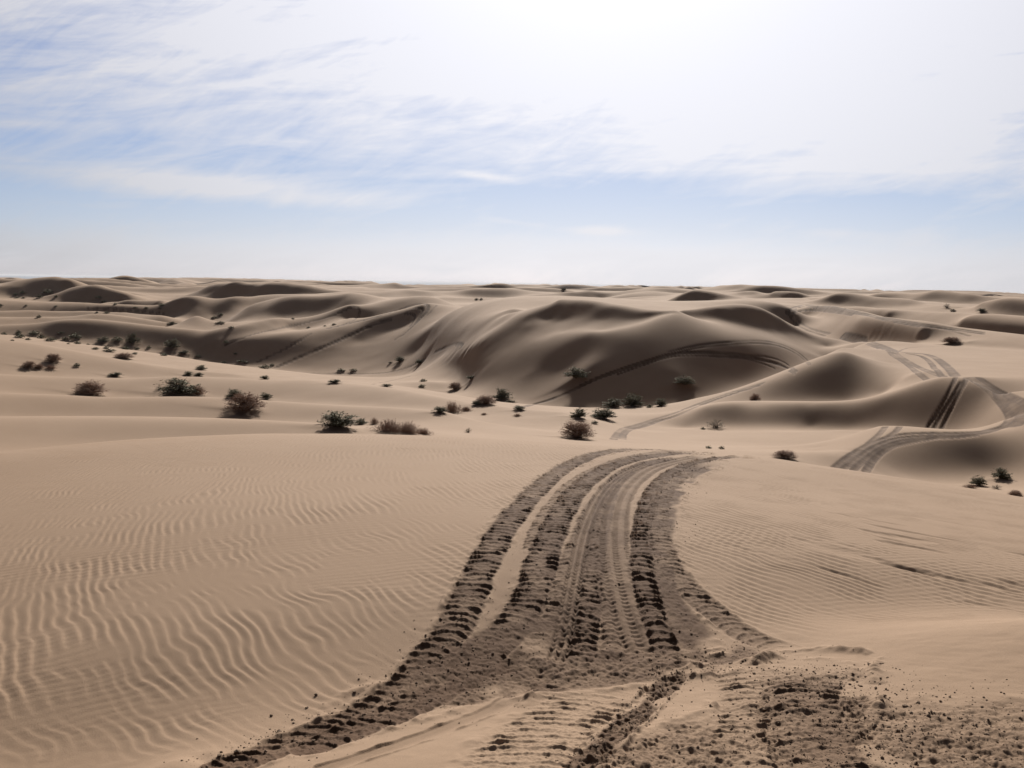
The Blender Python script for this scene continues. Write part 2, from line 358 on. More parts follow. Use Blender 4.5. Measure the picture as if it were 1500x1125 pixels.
def vnoise(x, y):
    xi = np.floor(x).astype(np.int64)
    yi = np.floor(y).astype(np.int64)
    fx = x - xi
    fy = y - yi
    fx = fx * fx * fx * (fx * (fx * 6 - 15) + 10)
    fy = fy * fy * fy * (fy * (fy * 6 - 15) + 10)
    x0 = xi & 255
    x1 = (xi + 1) & 255
    y0 = yi & 255
    y1 = (yi + 1) & 255
    return (_T[x0, y0] * (1 - fx) + _T[x1, y0] * fx) * (1 - fy) + (_T[x0, y1] * (1 - fx) + _T[x1, y1] * fx) * fy - 0.5


def fbm(x, y, octs=4, gain=0.5):
    s = np.zeros_like(x)
    a = 1.0
    for k in range(octs):
        s += a * vnoise(x + 17.3 * k, y - 9.1 * k)
        ca, sa = 0.8, 0.6
        x, y = (x * ca - y * sa) * 2.03, (x * sa + y * ca) * 2.03
        a *= gain
    return s


def sstep(a, b, x):
    t = np.clip((x - a) / (b - a), 0, 1)
    return t * t * (3 - 2 * t)


# ------------------------------------------------------------------ fine polar grid
Q = 1.0                                                          # grid density
def logspace(a, b, d):
    n = max(2, int(math.log(b / a) / (d / Q)))
    return list(a * (b / a) ** (np.arange(n) / n))
RR = np.array(logspace(0.6, 2.6, 0.06) + logspace(2.6, 13.5, 0.0018) + logspace(13.5, 24, 0.006) + logspace(24, 54, 0.0027) + logspace(54, 92, 0.0015) + logspace(92, 140, 0.0027) + logspace(140, 460, 0.0042) + logspace(460, 1500, 0.0034) + logspace(1500, 3200, 0.012) + [3200.0])
DA = 0.055 / Q
AD = list(np.arange(-33.0, 33.001, DA))
AO = list(33 + np.cumsum(np.minimum(DA * 1.25 ** np.arange(1, 200), 4.0)))
AO = [a for a in AO if a < 178]
AA = np.radians(np.array([-a for a in AO[::-1]] + AD + AO + [180.0]))
NR, NA = len(RR), len(AA)
print('grid', NR, NA, NR * NA)
ND0 = len(AO)
ND1 = ND0 + len(AD)


def cubic_w(f):
    return [((-f + 2) * f - 1) * f / 2, ((3 * f - 5) * f * f + 2) / 2, ((-3 * f + 4) * f + 1) * f / 2, (f - 1) * f * f / 2]


def resample(zc, axis, pos):
    n = zc.shape[axis]
    i = np.clip(np.floor(pos).astype(int), 0, n - 2)
    f = np.clip(pos - i, 0, 1)
    out = 0
    for k, w in enumerate(cubic_w(f)):
        idx = np.clip(i + k - 1, 0, n - 1)
        t = np.take(zc, idx, axis)
        out = out + t * (w[:, None] if axis == 0 else w[None])
    return out


ac = np.clip(AA, GA[0], GA[-1])
Z = resample(ZC, 1, (ac - GA[0]) / (GA[1] - GA[0]))
lr = np.log(RR)
Z = resample(Z, 0, np.interp(lr, GV, np.arange(len(GV))))
R2 = RR[:, None] * np.ones((1, NA))
X = R2 * np.sin(AA)[None]
Y = R2 * np.cos(AA)[None]
# far dune sea beyond the surveyed ground
wx = X + 40 * fbm(X / 160, Y / 160, 2)
wy = Y + 60 * fbm(X / 190 + 7, Y / 190, 2)
def ridge(v):
    return 1 - np.sqrt((2 * v) ** 2 + 0.006) * 1.7


rid = ridge(vnoise(wx / 110 + 3.7, wy / 50))
rid2 = ridge(vnoise(wx / 50 + 1.7, wy / 30 + 5))
cap = RR[:, None] * np.interp(lr, np.log([250, 320, 450, 700, 1000, 1500, 2200, 3200]), [-0.009, -0.0068, -0.0046, -0.0024, -0.0008, 0.0004, 0.0012, 0.0010])[:, None]
far = cap - 0.8 - 11.0 * (1 - np.clip(rid, -0.2, 1)) ** 0.9 + 4.0 * np.clip(rid2, 0, 1) * (1 - 0.8 * sstep(900, 1500, R2)) + 6.0 * np.minimum(vnoise(X / 420 + 2.2, Y / 300 + 8), 0.18)
for a0, wd, dp in ((-0.10, 0.08, 9.0), (-0.44, 0.07, 7.0), (0.075, 0.03, 4.0), (0.31, 0.03, 4.0), (0.50, 0.06, 5.0)):
    far -= dp * np.exp(-((AA - a0) / wd) ** 2)[None] * sstep(700, 1500, R2)       # lower gaps of the dune sea: the plain shows
lowr = sstep(2300, 3200, R2)
far = far * (1 - lowr) - 17.0 * lowr
wf = sstep(math.log(230), math.log(430), np.log(R2))
Z = Z * (1 - wf) + far * wf
# gentle natural unevenness, growing with distance
amp = np.interp(np.log(R2), [math.log(v) for v in (1, 12, 30, 80, 200, 460)], [0, 0.004, 0.02, 0.045, 0.15, 0.0])
Z += amp * fbm(X / 7.0, Y / 5.0, 3) * 1.0 + amp * 1.6 * fbm(X / 23.0 + 3, Y / 17.0, 2)
# small secondary ridges between the surveyed crests of the far half
s1 = ridge(vnoise((X + 9 * vnoise(X / 30, Y / 30)) / 34 + 2.1, Y / 17 + 0.3 * vnoise(X / 25, Y / 25)))
s2 = ridge(vnoise(X / 15 + 8.3, (Y + 5 * vnoise(X / 14, Y / 14)) / 9.0))
amp2 = np.interp(lr, np.log([85, 120, 170, 260, 360, 460]), [0, 0.22, 0.65, 1.5, 1.6, 0])[:, None]
Z += amp2 * (np.clip(s1, -0.3, 1) - 0.45) + 0.35 * amp2 * (np.clip(s2, -0.3, 1) - 0.45)
ZB = Z.copy()                                                     # ground before ripples and ruts


def ground(px, py, rmin=2.7, rmax=3000):
    """first ground point seen through a photo pixel -> x, y, z, r"""
    az, e = P(px, py)
    j = np.interp(az, AA, np.arange(NA))
    j0 = int(j)
    f = j - j0
    zz = ZB[:, j0] * (1 - f) + ZB[:, j0 + 1] * f
    d = zz - e * RR
    ok = np.where((d >= 0) & (RR > rmin) & (RR < rmax))[0]
    if len(ok) == 0:
        return None
    i = ok[0]
    if i > 0 and d[i - 1] < 0:
        t = d[i - 1] / (d[i - 1] - d[i])
    else:
        t = 1.0
        i = max(i, 1)
    r = RR[i - 1] + t * (RR[i] - RR[i - 1])
    z = zz[i - 1] + t * (zz[i] - zz[i - 1])
    return r * math.sin(az), r * math.cos(az), z, r


def zat(x, y, arr=None):
    arr = ZB if arr is None else arr
    r = math.hypot(x, y)
    az = math.atan2(x, y)
    i = np.interp(math.log(r), lr, np.arange(NR))
    j = np.interp(az, AA, np.arange(NA))
    i0, j0 = min(int(i), NR - 2), min(int(j), NA - 2)
    fi, fj = i - i0, j - j0
    return (arr[i0, j0] * (1 - fi) + arr[i0 + 1, j0] * fi) * (1 - fj) + (arr[i0, j0 + 1] * (1 - fi) + arr[i0 + 1, j0 + 1] * fi) * fj

# ------------------------------------------------------------------ where each desert shrub stands
# pixel of the base centre, width, height in the photograph, kind, what singles it out
FLAT = 'shrubs on the sand flat behind the near dune'
FOOT = 'shrubs at the foot of the big central dune'
ROW = 'small shrubs along the foot of the shaded left dune'
HILL = 'small shrubs on the far left sand rise'
RIGHT = 'shrubs among the tracked dunes on the right'
SHRUBS = [
 (133, 579, 38, 19, 'twiggy', 'round dark brown bush standing alone on the low sand ridge at far left', FLAT),
 (262, 580, 54, 25, 'leafy', 'large dark green arching bush left of the twiggy brown pair', FLAT),
 (289, 579, 22, 12, 'straw', 'pale brown tuft against the right side of the arching green bush', FLAT),
 (234, 573, 12, 6, 'sparse', 'tiny bare sprig left of the arching green bush', FLAT),
 (343, 584, 26, 14, 'leafy', 'olive bush just above and behind the wide brown twiggy bush', FLAT),
 (359, 602, 48, 26, 'twiggy', 'wide brown twiggy bush below the ridge line with olive bush behind it', FLAT),
 (389, 586, 19, 11, 'leafy', 'small olive bush right of the wide brown twiggy bush', FLAT),
 (170, 552, 20, 6, 'leafy', 'flat dark mat of a bush on the ridge above the round brown bush', FLAT),
 (276, 551, 15, 7, 'leafy', 'left half of a low green pair on the crest above the arching bush', FLAT),
 (291, 551, 14, 5, 'leafy', 'right, flatter half of the low green pair on the crest', FLAT),
 (388, 556, 14, 6, 'leafy', 'small dark bush on the ridge crest right of the low green pair', FLAT),
 (491, 562, 20, 6, 'leafy', 'low olive bush where the two sand ridges meet, left of centre', FLAT),
 (295, 542, 16, 7, 'leafy', 'small dark bush on the open flat below the shaded dune', FLAT),
 (78, 530, 20, 11, 'twiggy', 'brown bush on the slope right above the row of three low brown bushes', FLAT),
 (43, 539, 18, 9, 'twiggy', 'largest and leftmost of three low brown bushes in a row', FLAT),
 (58, 540, 11, 6, 'twiggy', 'middle one of three low brown bushes in a row', FLAT),
 (74, 541, 16, 5, 'straw', 'flattest, rightmost of three low brown bushes in a row', FLAT),
 (113, 537, 9, 5, 'small', 'single dark speck of a bush right of the three low brown bushes', FLAT),
 (182, 526, 24, 8, 'twiggy', 'brown bush with a long dark sand edge on its left, in the valley mouth', FLAT),
 (161, 516, 17, 4, 'small', 'flat dark bush just above the brown bush in the valley mouth', ROW),
 (140, 512, 10, 3, 'small', 'faint thin line of brush left of the flat dark bush', ROW),
 (156, 511, 8, 4, 'small', 'small dark bush directly above the flat dark bush in the valley mouth', ROW),
 (184, 512, 9, 5, 'small', 'small dark bush below the tallest shaded bush on the dune foot', ROW),
 (201, 511, 7, 3, 'small', 'tiny bush just right below the tallest shaded bush', ROW),
 (218, 510, 6, 4, 'small', 'tiny upright bush midway between the two big shaded clumps', ROW),
 (198, 519, 8, 3, 'small', 'faint brown bush on the flat right of the valley mouth bush', ROW),
 (240, 521, 9, 4, 'small', 'dark bush on the flat below the right shaded clump', ROW),
 (270, 519, 17, 6, 'leafy', 'slanting dark bush at the right end of the shaded dune foot', ROW),
 (290, 523, 9, 3, 'small', 'thin low bush right of the slanting dark bush', ROW),
 (328, 532, 9, 3, 'small', 'thin low bush at the foot of the striped slope, left end', ROW),
 (355, 532, 20, 4, 'small', 'long flat bush at the foot of the striped slope', ROW),
 (345, 519, 6, 3, 'small', 'speck of a bush a little way up the striped slope', ROW),
 (388, 540, 16, 5, 'small', 'flat bush beside a small sprig where the striped slope ends', ROW),
 (399, 535, 7, 3, 'small', 'small sprig above the flat bush where the striped slope ends', ROW),
 (6, 490, 7, 4, 'small', 'first speck of a bush at the left photo edge in the dune foot row', ROW),
 (27, 489, 8, 5, 'small', 'upper of two stacked bushes at the left of the dune foot row', ROW),
 (29, 495, 12, 6, 'small', 'lower, wider of two stacked bushes at the left of the dune foot row', ROW),
 (18, 499, 6, 2, 'small', 'tiny bush on the sand crest left below the two stacked bushes', ROW),
 (41, 498, 8, 3, 'small', 'flat bush right of the two stacked bushes', ROW),
 (61, 496, 12, 6, 'small', 'slanting bush in the row, left of the wide mound shaped bush', ROW),
 (74, 500, 14, 5, 'small', 'wide mound shaped bush, lowest in the left part of the row', ROW),
 (95, 498, 9, 4, 'small', 'dark bush on the row right of the mound shaped bush', ROW),
 (100, 504, 5, 2, 'small', 'speck of a bush below the row, right of the mound shaped bush', ROW),
 (114, 504, 9, 4, 'small', 'dark oval bush lowest in the middle part of the row', ROW),
 (129, 505, 5, 2, 'small', 'speck right of the dark oval bush', ROW),
 (51, 491, 16, 6, 'small', 'wide dark bush at the left edge of the dune shade', ROW),
 (110, 496, 16, 8, 'small', 'slanting dark bush half way along the dune shade', ROW),
 (152, 502, 18, 9, 'leafy', 'dark bush in the shade left of the tallest shaded bush', ROW),
 (172, 500, 14, 6, 'small', 'low dark bush in the shade touching the tallest one', ROW),
 (194, 504, 20, 17, 'leafy', 'tallest bush standing in the dune shade, with a pale tip', ROW),
 (253, 511, 22, 15, 'leafy', 'second big clump in the dune shade, right of the tallest', ROW),
 (89, 489, 10, 3, 'small', 'thin bush high in the left part of the dune shade', ROW),
 (331, 503, 8, 5, 'small', 'dark dot of a bush on the upper striped slope', ROW),
 (23, 432, 6, 3, 'small', 'small dark bush at the foot of the dark dune, leftmost of that group', HILL),
 (25, 437, 7, 2, 'small', 'left one of two flat bushes below the dark dune', HILL),
 (34, 437, 7, 2, 'small', 'right one of two flat bushes below the dark dune', HILL),
 (58, 436, 8, 4, 'small', 'darkest bush in the middle of the dark dune foot', HILL),
 (82, 435, 6, 3, 'small', 'bush at the right end of the dark dune foot', HILL),
 (70, 430, 14, 6, 'small', 'shaded clump on the lower slope of the dark dune', HILL),
 (33, 430, 8, 4, 'small', 'faint shaded bush low on the left slope of the dark dune', HILL),
 (144, 437, 8, 4, 'small', 'dark bush in the hollow between the two domed dunes', HILL),
 (152, 443, 9, 3, 'small', 'flat bush under the dark hollow between the domed dunes', HILL),
 (169, 446, 5, 3, 'small', 'small bluish dark bush at the tip of the lit rise', HILL),
 (214, 452, 7, 3, 'small', 'small dark bush on the lit rise, right of the pale brown one', HILL),
 (198, 451, 7, 2, 'small', 'pale brown flat bush in the middle of the lit rise', HILL),
 (237, 448, 8, 4, 'small', 'dark bush against the hollow at the right of the lit rise', HILL),
 (235, 452, 5, 2, 'small', 'speck just below the bush against the hollow', HILL),
 (156, 459, 8, 3, 'small', 'dark bush alone on the low ridge under the lit rise', HILL),
 (142, 458, 4, 2, 'small', 'speck left of the lone bush on the low ridge', HILL),
 (82, 449, 5, 2, 'small', 'small dark bush in the centre of the open left rise', HILL),
 (38, 448, 4, 2, 'small', 'speck on the open rise left of its centre bush', HILL),
 (1, 448, 6, 3, 'small', 'bush cut by the left photo edge on the open rise', HILL),
 (57, 465, 6, 4, 'small', 'small bush with a dark sand edge to its left, on the third ridge', HILL),
 (252, 476, 13, 5, 'leafy', 'dark mound of brush at the tip of the long third ridge', HILL),
 (323, 474, 13, 3, 'small', 'slanting flat bush right of the dark mound of brush', HILL),
 (339, 481, 9, 3, 'small', 'faint brown bush on the ridge right below the slanting flat bush', HILL),
 (314, 466, 8, 3, 'small', 'small brown bush at the foot of the dark hollow, left one', HILL),
 (323, 462, 9, 3, 'small', 'small brown bush at the foot of the dark hollow, right one', HILL),
 (429, 467, 5, 2, 'small', 'speck of a bush on the grey slope above the long track', HILL),
 (452, 480, 6, 2, 'small', 'left one of three dots on the bright bench above the striped slope', HILL),
 (476, 478, 5, 2, 'small', 'middle one of three dots on the bright bench', HILL),
 (489, 476, 7, 3, 'small', 'right, darkest of three dots on the bright bench', HILL),
 (500, 544, 14, 4, 'small', 'flat dark bush on the track at the slope foot, left of a similar one', FOOT),
 (518, 544, 12, 4, 'small', 'flat dark bush on the track at the slope foot, right of a similar one', FOOT),
 (586, 530, 17, 8, 'leafy', 'dark bush low on the pale slope left of the big dune ridge', FOOT),
 (572, 532, 8, 2, 'small', 'small stub left of the dark bush low on the pale slope', FOOT),
 (614, 533, 13, 7, 'leafy', 'slanting dark bush where the track climbs the big dune ridge', FOOT),
 (566, 567, 18, 4, 'leafy', 'thin flat green bush on the flat left of the big dune foot', FOOT),
 (620, 559, 10, 4, 'small', 'upper of two little bushes under the big dune ridge', FOOT),
 (618, 567, 10, 4, 'small', 'lower of two little bushes under the big dune ridge', FOOT),
 (690, 556, 14, 6, 'leafy', 'dark streak of brush on the lower face of the big dune', FOOT),
 (667, 571, 19, 11, 'twiggy', 'rounded brown bush alone at the left of the dune foot', FOOT),
 (735, 586, 28, 18, 'leafy', 'tallest dark bush at the dune foot, shaped like a small tree', FOOT),
 (712, 593, 28, 14, 'twiggy', 'brown bush leaning against the small tree shaped one', FOOT),
 (698, 594, 14, 8, 'leafy', 'dark small bush left under the brown leaning one', FOOT),
 (644, 605, 22, 10, 'leafy', 'grey green left half of a pair on the flat, centre left', FOOT),
 (662, 605, 26, 16, 'straw', 'pink brown right half of a pair on the flat, centre left', FOOT),
 (683, 602, 16, 6, 'straw', 'faint pink tuft right of the pink brown pair', FOOT),
 (760, 601, 19, 7, 'leafy', 'low dark bush at the start of the track on the big dune', FOOT),
 (758, 610, 11, 4, 'straw', 'small pink tuft below the track start', FOOT),
 (709, 608, 9, 3, 'straw', 'very faint tuft in the middle of the flat', FOOT),
 (748, 590, 16, 3, 'small', 'flat strip of brush right of the small tree shaped bush', FOOT),
 (686, 634, 11, 8, 'sparse', 'little bare sprig alone just behind the near dune crest', FLAT),
 (493, 628, 56, 26, 'leafy', 'biggest dark bush, just behind the near dune crest left of centre', FLAT),
 (529, 622, 20, 9, 'leafy', 'low green bush between the biggest dark bush and the pink grass', FLAT),
 (548, 622, 13, 10, 'straw', 'small round pink tuft at the left end of the long pink grass', FLAT),
 (570, 634, 40, 18, 'straw', 'left, darker part of the long pink grass behind the near crest', FLAT),
 (597, 636, 34, 17, 'straw', 'right, paler part of the long pink grass behind the near crest', FLAT),
 (620, 637, 24, 9, 'straw', 'sparse last tuft at the right end of the long pink grass', FLAT),
 (848, 613, 26, 16, 'leafy', 'left dark bush of the pair in front of the big dune shade', FOOT),
 (884, 615, 36, 18, 'leafy', 'right, wider dark bush of the pair in front of the big dune shade', FOOT),
 (871, 621, 10, 5, 'small', 'little dark tuft under the pair of dark bushes', FOOT),
 (845, 643, 46, 26, 'twiggy', 'dense round brown bush just behind the near crest, centre', FLAT),
 (898, 598, 32, 14, 'leafy', 'low black bush in the dune shade, left of the taller one', FOOT),
 (927, 597, 30, 22, 'leafy', 'tall leaning black bush in the dune shade', FOOT),
 (951, 597, 10, 5, 'small', 'small black bush in the dune shade right of the tall leaning one', FOOT),
 (968, 595, 20, 12, 'leafy', 'round black bush at the right end of the shaded row', FOOT),
 (845, 555, 36, 17, 'leafy', 'black overhanging bush high on the shaded dune face, left', FOOT),
 (1003, 565, 30, 14, 'leafy', 'black overhanging bush on the dune face, right', FOOT),
 (1106, 598, 15, 12, 'twiggy', 'grey round bush standing at the crest of the low dune below the peak', RIGHT),
 (1030, 629, 7, 4, 'small', 'small dark tuft left of the bare forked bush', RIGHT),
 (1048, 628, 26, 13, 'sparse', 'bare forked bush at the foot of the low dune', RIGHT),
 (1038, 657, 8, 4, 'small', 'left one of two dots just behind the near crest', RIGHT),
 (1057, 658, 8, 5, 'small', 'right one of two dots just behind the near crest', RIGHT),
 (1150, 673, 32, 12, 'twiggy', 'grey brown bush half hidden by the near crest beside the wide tracks', RIGHT),
 (1467, 702, 24, 16, 'leafy', 'dark green bush on the flat at the right edge', RIGHT),
 (1433, 712, 21, 14, 'leafy', 'olive bush left below the dark green one at the right edge', RIGHT),
 (1487, 730, 17, 11, 'twiggy', 'brown bush at the right edge half behind the near crest', RIGHT),
 (1460, 717, 16, 6, 'sparse', 'thin bare sprigs between the olive and the brown bush', RIGHT),
 (1421, 716, 22, 5, 'straw', 'faint straw in front of the olive bush', RIGHT),
 (1394, 504, 24, 9, 'twiggy', 'brown bush at the dark end of the upper right ridge shadow', RIGHT),
 (1438, 458, 15, 6, 'leafy', 'olive bush left of the dark far dune at upper right', RIGHT),
 (1387, 451, 10, 6, 'sparse', 'slanting yellowish bush on the far slope, upper right', RIGHT),
 (1396, 456, 8, 3, 'small', 'dark dot below the slanting yellowish bush', RIGHT),
 (826, 426, 8, 5, 'leafy', 'single dark bush on the sand behind the big dune peak', 'single bushes on the far sand'),
 (698, 439, 6, 3, 'small', 'left one of two green dots on the far sand left of the peak', 'single bushes on the far sand'),
 (705, 439, 5, 3, 'small', 'right one of two green dots on the far sand left of the peak', 'single bushes on the far sand'),
]


# ------------------------------------------------------------------ ruts, tyre tracks, ripples (real relief in the sand)
CHURN_SHADE_F = np.zeros_like(Z)  # churned sand, plus shade painted along the tread bars
DAMP_F = np.zeros_like(Z)
TRK = np.zeros_like(Z)            # how much a track wipes out the wind ripples
DZ = np.zeros_like(Z)
CHURNED = []                      # where clods of damp sand lie: path, width, clods per metre, size


def catmull(pts, step):
    pts = np.array(pts, float)
    if len(pts) < 2:
        return pts
    P_ = np.vstack([2 * pts[0] - pts[1], pts, 2 * pts[-1] - pts[-2]])
    out = []
    for i in range(1, len(P_) - 2):
        n = max(2, int(np.linalg.norm(P_[i + 1] - P_[i]) / step))
        for t in np.arange(n) / n:
            a, b, c, d = P_[i - 1:i + 3]
            out.append(0.5 * (2 * b + (c - a) * t + (2 * a - 5 * b + 4 * c - d) * t * t + (3 * b - 3 * c + d - a) * t ** 3))
    out.append(pts[-1])
    return np.array(out)


def px_path(pts, rmin=2.7, rmax=400):
    """pixels -> runs of ground points; a run ends where the ground jumps away behind a crest"""
    runs, cur, last = [], [], None
    for x, y in catmull(pts, 5.0):
        g = ground(x, y, rmin, rmax)
        if g is None:
            continue
        if last is not None and abs(math.log(g[3] / last)) > 0.10:
            if len(cur) > 1:
                runs.append(cur)
            cur = []
        cur.append(g[:2])
        last = g[3]
    if len(cur) > 1:
        runs.append(cur)
    return runs


def lane_field(path, hw):
    """nearest-point fields of a path on the polar grid: (slices, |d|, signed d, s)"""
    path = np.array(path)
    rr = np.hypot(path[:, 0], path[:, 1])
    aa = np.arctan2(path[:, 0], path[:, 1])
    m = hw * 2.2
    i0 = max(np.searchsorted(RR, rr.min() - m) - 1, 0)
    i1 = min(np.searchsorted(RR, rr.max() + m) + 1, NR)
    am = m / rr.min()
    j0 = max(np.searchsorted(AA, aa.min() - am) - 1, 0)
    j1 = min(np.searchsorted(AA, aa.max() + am) + 1, NA)
    D = np.full((i1 - i0, j1 - j0), 1e9)
    S = np.zeros_like(D)
    G = np.zeros_like(D)
    s0 = 0.0
    for k in range(len(path) - 1):
        p, q = path[k], path[k + 1]
        L = np.linalg.norm(q - p)
        if L < 1e-6:
            continue
        ra, rb = sorted((rr[k], rr[k + 1]))
        a_, b_ = sorted((aa[k], aa[k + 1]))
        u0 = max(np.searchsorted(RR, ra - m) - 1, i0)
        u1 = min(np.searchsorted(RR, rb + m) + 1, i1)
        v0 = max(np.searchsorted(AA, a_ - m / ra) - 1, j0)
        v1 = min(np.searchsorted(AA, b_ + m / ra) + 1, j1)
        if u1 <= u0 or v1 <= v0:
            s0 += L
            continue
        t = (q - p) / L
        dx = X[u0:u1, v0:v1] - p[0]
        dy = Y[u0:u1, v0:v1] - p[1]
        al = np.clip(dx * t[0] + dy * t[1], 0, L)
        ex, ey = dx - al * t[0], dy - al * t[1]
        d = np.hypot(ex, ey)
        sg = dx * -t[1] + dy * t[0]
        sub = (slice(u0 - i0, u1 - i0), slice(v0 - j0, v1 - j0))
        b = d < D[sub]
        D[sub] = np.where(b, d, D[sub])
        S[sub] = np.where(b, s0 + al, S[sub])
        G[sub] = np.where(b, np.where(sg >= 0, d, -d), G[sub])
        s0 += L
    return (slice(i0, i1), slice(j0, j1)), D, G, S, s0


LANES = 0


def lane(pts, width, kind='rut', depth=0.02, dark=0.6, damp=0.7, fade=(0, 0), rmin=2.7, rmax=400):
    global LANES
    for path in px_path(pts, rmin, rmax):
        LANES += 1
        hw = width / 2
        sl_, D, G, S, L = lane_field(path, hw)
        x, y = X[sl_], Y[sl_]
        k = 1.0 / max(width, 0.05)
        wob = (0.18 if kind != 'rut' or rmax < 50 else 0.06) * fbm(x * k * 1.3 + LANES * 3.1, y * k * 1.3, 3)
        u = D / hw + wob                                    # 0 centre .. 1 edge
        m = 1 - sstep(0.8, 1.08, u)
        if fade[0]:
            m = m * sstep(0, fade[0], S)
        if fade[1]:
            m = m * sstep(0, fade[1], L - S)
        un = G / hw
        berm = (1.0 if rmax < 50 else 0.0) * np.exp(-((u - 1.12) / 0.16) ** 2) * depth * 0.5 * np.clip(0.45 + 1.8 * fbm(x * 9, y * 9, 3), 0, 1.6)
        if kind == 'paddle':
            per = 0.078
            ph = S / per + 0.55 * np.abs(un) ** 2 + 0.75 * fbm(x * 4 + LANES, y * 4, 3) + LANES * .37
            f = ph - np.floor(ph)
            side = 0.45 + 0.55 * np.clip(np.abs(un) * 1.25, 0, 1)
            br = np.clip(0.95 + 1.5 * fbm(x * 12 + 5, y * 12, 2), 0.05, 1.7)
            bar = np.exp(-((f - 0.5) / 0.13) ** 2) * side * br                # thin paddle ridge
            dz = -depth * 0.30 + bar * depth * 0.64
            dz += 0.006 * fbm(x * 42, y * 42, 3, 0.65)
            c = dark * np.clip(0.16 + 0.9 * np.exp(-((f - 0.36) / 0.12) ** 2) * side * br, 0, 1)  # dark line on each bar's near side: its shade put into the colour
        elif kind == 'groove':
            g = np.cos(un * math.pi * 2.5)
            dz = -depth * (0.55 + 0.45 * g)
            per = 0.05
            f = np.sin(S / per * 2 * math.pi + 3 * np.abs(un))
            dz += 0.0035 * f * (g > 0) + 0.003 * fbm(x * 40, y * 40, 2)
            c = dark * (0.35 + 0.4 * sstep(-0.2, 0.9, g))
        elif kind == 'churn':
            CHURNED.append((np.array(path), width, dark, depth))
            n = fbm(x * 13 + 3, y * 13, 3, 0.6)
            n2 = fbm(x * 40, y * 40, 3, 0.65)
            dz = depth * (0.55 * n + 0.45 * n2) - depth * 0.1
            c = dark * np.clip(0.40 + 0.9 * n2 + 0.6 * n, 0, 1)
            m = m * sstep(-0.25, 0.15, fbm(x * 4 + 8, y * 4, 3) + 0.55 * (1 - u))
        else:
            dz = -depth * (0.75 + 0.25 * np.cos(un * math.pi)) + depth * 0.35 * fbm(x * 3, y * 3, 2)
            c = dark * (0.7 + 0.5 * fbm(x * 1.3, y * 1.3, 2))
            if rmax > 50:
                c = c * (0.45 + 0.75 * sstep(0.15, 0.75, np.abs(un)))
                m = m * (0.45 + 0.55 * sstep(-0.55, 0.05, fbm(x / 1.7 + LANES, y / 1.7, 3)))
        t = TRK[sl_]
        if kind == 'stain':                        # damp sand spilled over the treads, no relief of its own
            DAMP_F[sl_] = np.maximum(DAMP_F[sl_], np.clip(damp * m * (0.9 + 0.9 * fbm(x * 7, y * 7, 3)), 0, 1))
            DZ[sl_] += 0.006 * m * fbm(x * 30, y * 30, 3, 0.6)
            continue
        DZ[sl_] = DZ[sl_] * (1 - 0.75 * m) + dz * m + berm * (1 - m) * (1 - 0.6 * t)
        CHURN_SHADE_F[sl_] = np.maximum(CHURN_SHADE_F[sl_] * (1 - 0.35 * m), c * m)
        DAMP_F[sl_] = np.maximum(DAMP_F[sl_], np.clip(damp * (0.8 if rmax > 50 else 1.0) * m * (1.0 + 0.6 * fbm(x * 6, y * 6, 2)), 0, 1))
        TRK[sl_] = np.maximum(t, sstep(0, 0.5, m))


def Z6(pts):
    return [(600 + x / 2.5, 620 + y / 2.5) for x, y in pts]


# ---- the fan of paddle-tyre tracks over the near dune
NEAR = dict(rmax=16)
lane(Z6([(620, 940), (630, 760), (650, 600), (680, 420), (720, 280), (790, 195), (920, 140), (1080, 118)]), 1.05, 'rut', 0.004, 0.05, 0.17, (0.4, 0.8), **NEAR)
lane([(860, 985), (880, 940)] + Z6([(730, 700), (740, 560), (760, 400), (790, 270), (870, 185), (1000, 135)]), 0.8, 'rut', 0.004, 0.05, 0.17, (0.4, 0.8), **NEAR)
T1 = [(332, 1124), (368, 1112), (440, 1084), (504, 1060), (560, 1032), (600, 1000), (636, 955)] + Z6([(130, 800), (190, 690), (230, 600), (290, 480), (340, 390), (400, 315), (480, 232), (570, 163), (680, 115), (800, 97), (920, 99), (1060, 108)])
lane(T1, 0.205, 'paddle', 0.019, 0.70, 0.80, (0, 0.5), **NEAR)
lane([(780, 819), (790, 775), (814, 736), (848, 702), (897, 678), (955, 664), (1013, 661)], 0.15, 'paddle', 0.014, 0.6, 0.5, (0.4, 0.5), **NEAR)
T2 = [(460, 1092), (532, 1064), (600, 1036), (672, 992), (732, 940), (764, 896)] + Z6([(445, 640), (485, 500), (535, 370), (600, 262), (690, 182), (800, 136), (940, 113), (1080, 110)])
lane(T2, 0.215, 'paddle', 0.020, 0.80, 1.0, (0, 0.4), **NEAR)
lane(Z6([(480, 830), (540, 720), (590, 560), (640, 410), (690, 300), (780, 190), (950, 128)]), 0.19, 'paddle', 0.014, 0.6, 0.6, (0.3, 0.6), **NEAR)
lane(Z6([(560, 920), (620, 860), (645, 740), (657, 640), (670, 520), (692, 400), (717, 290), (762, 203), (850, 152), (1000, 122)]), 0.16, 'paddle', 0.019, 0.85, 0.95, (0.2, 0.5), **NEAR)
lane(Z6([(740, 860), (733, 700), (715, 560), (705, 440), (715, 350), (735, 262), (790, 195), (900, 146), (1020, 122)]), 0.10, 'paddle', 0.014, 0.7, 0.7, (0.25, 0.5), **NEAR)
lane(Z6([(455, 965), (520, 900), (560, 790), (588, 640), (612, 520), (642, 390), (700, 265), (780, 188), (900, 136)]), 0.10, 'groove', 0.016, 0.3, 0.5, (0.2, 0.4), **NEAR)
lane(Z6([(875, 885), (810, 720), (768, 560), (752, 430), (762, 310), (800, 232), (880, 168), (1000, 133), (1100, 120)]), 0.20, 'groove', 0.014, 0.35, 0.55, (0.2, 0.5), **NEAR)
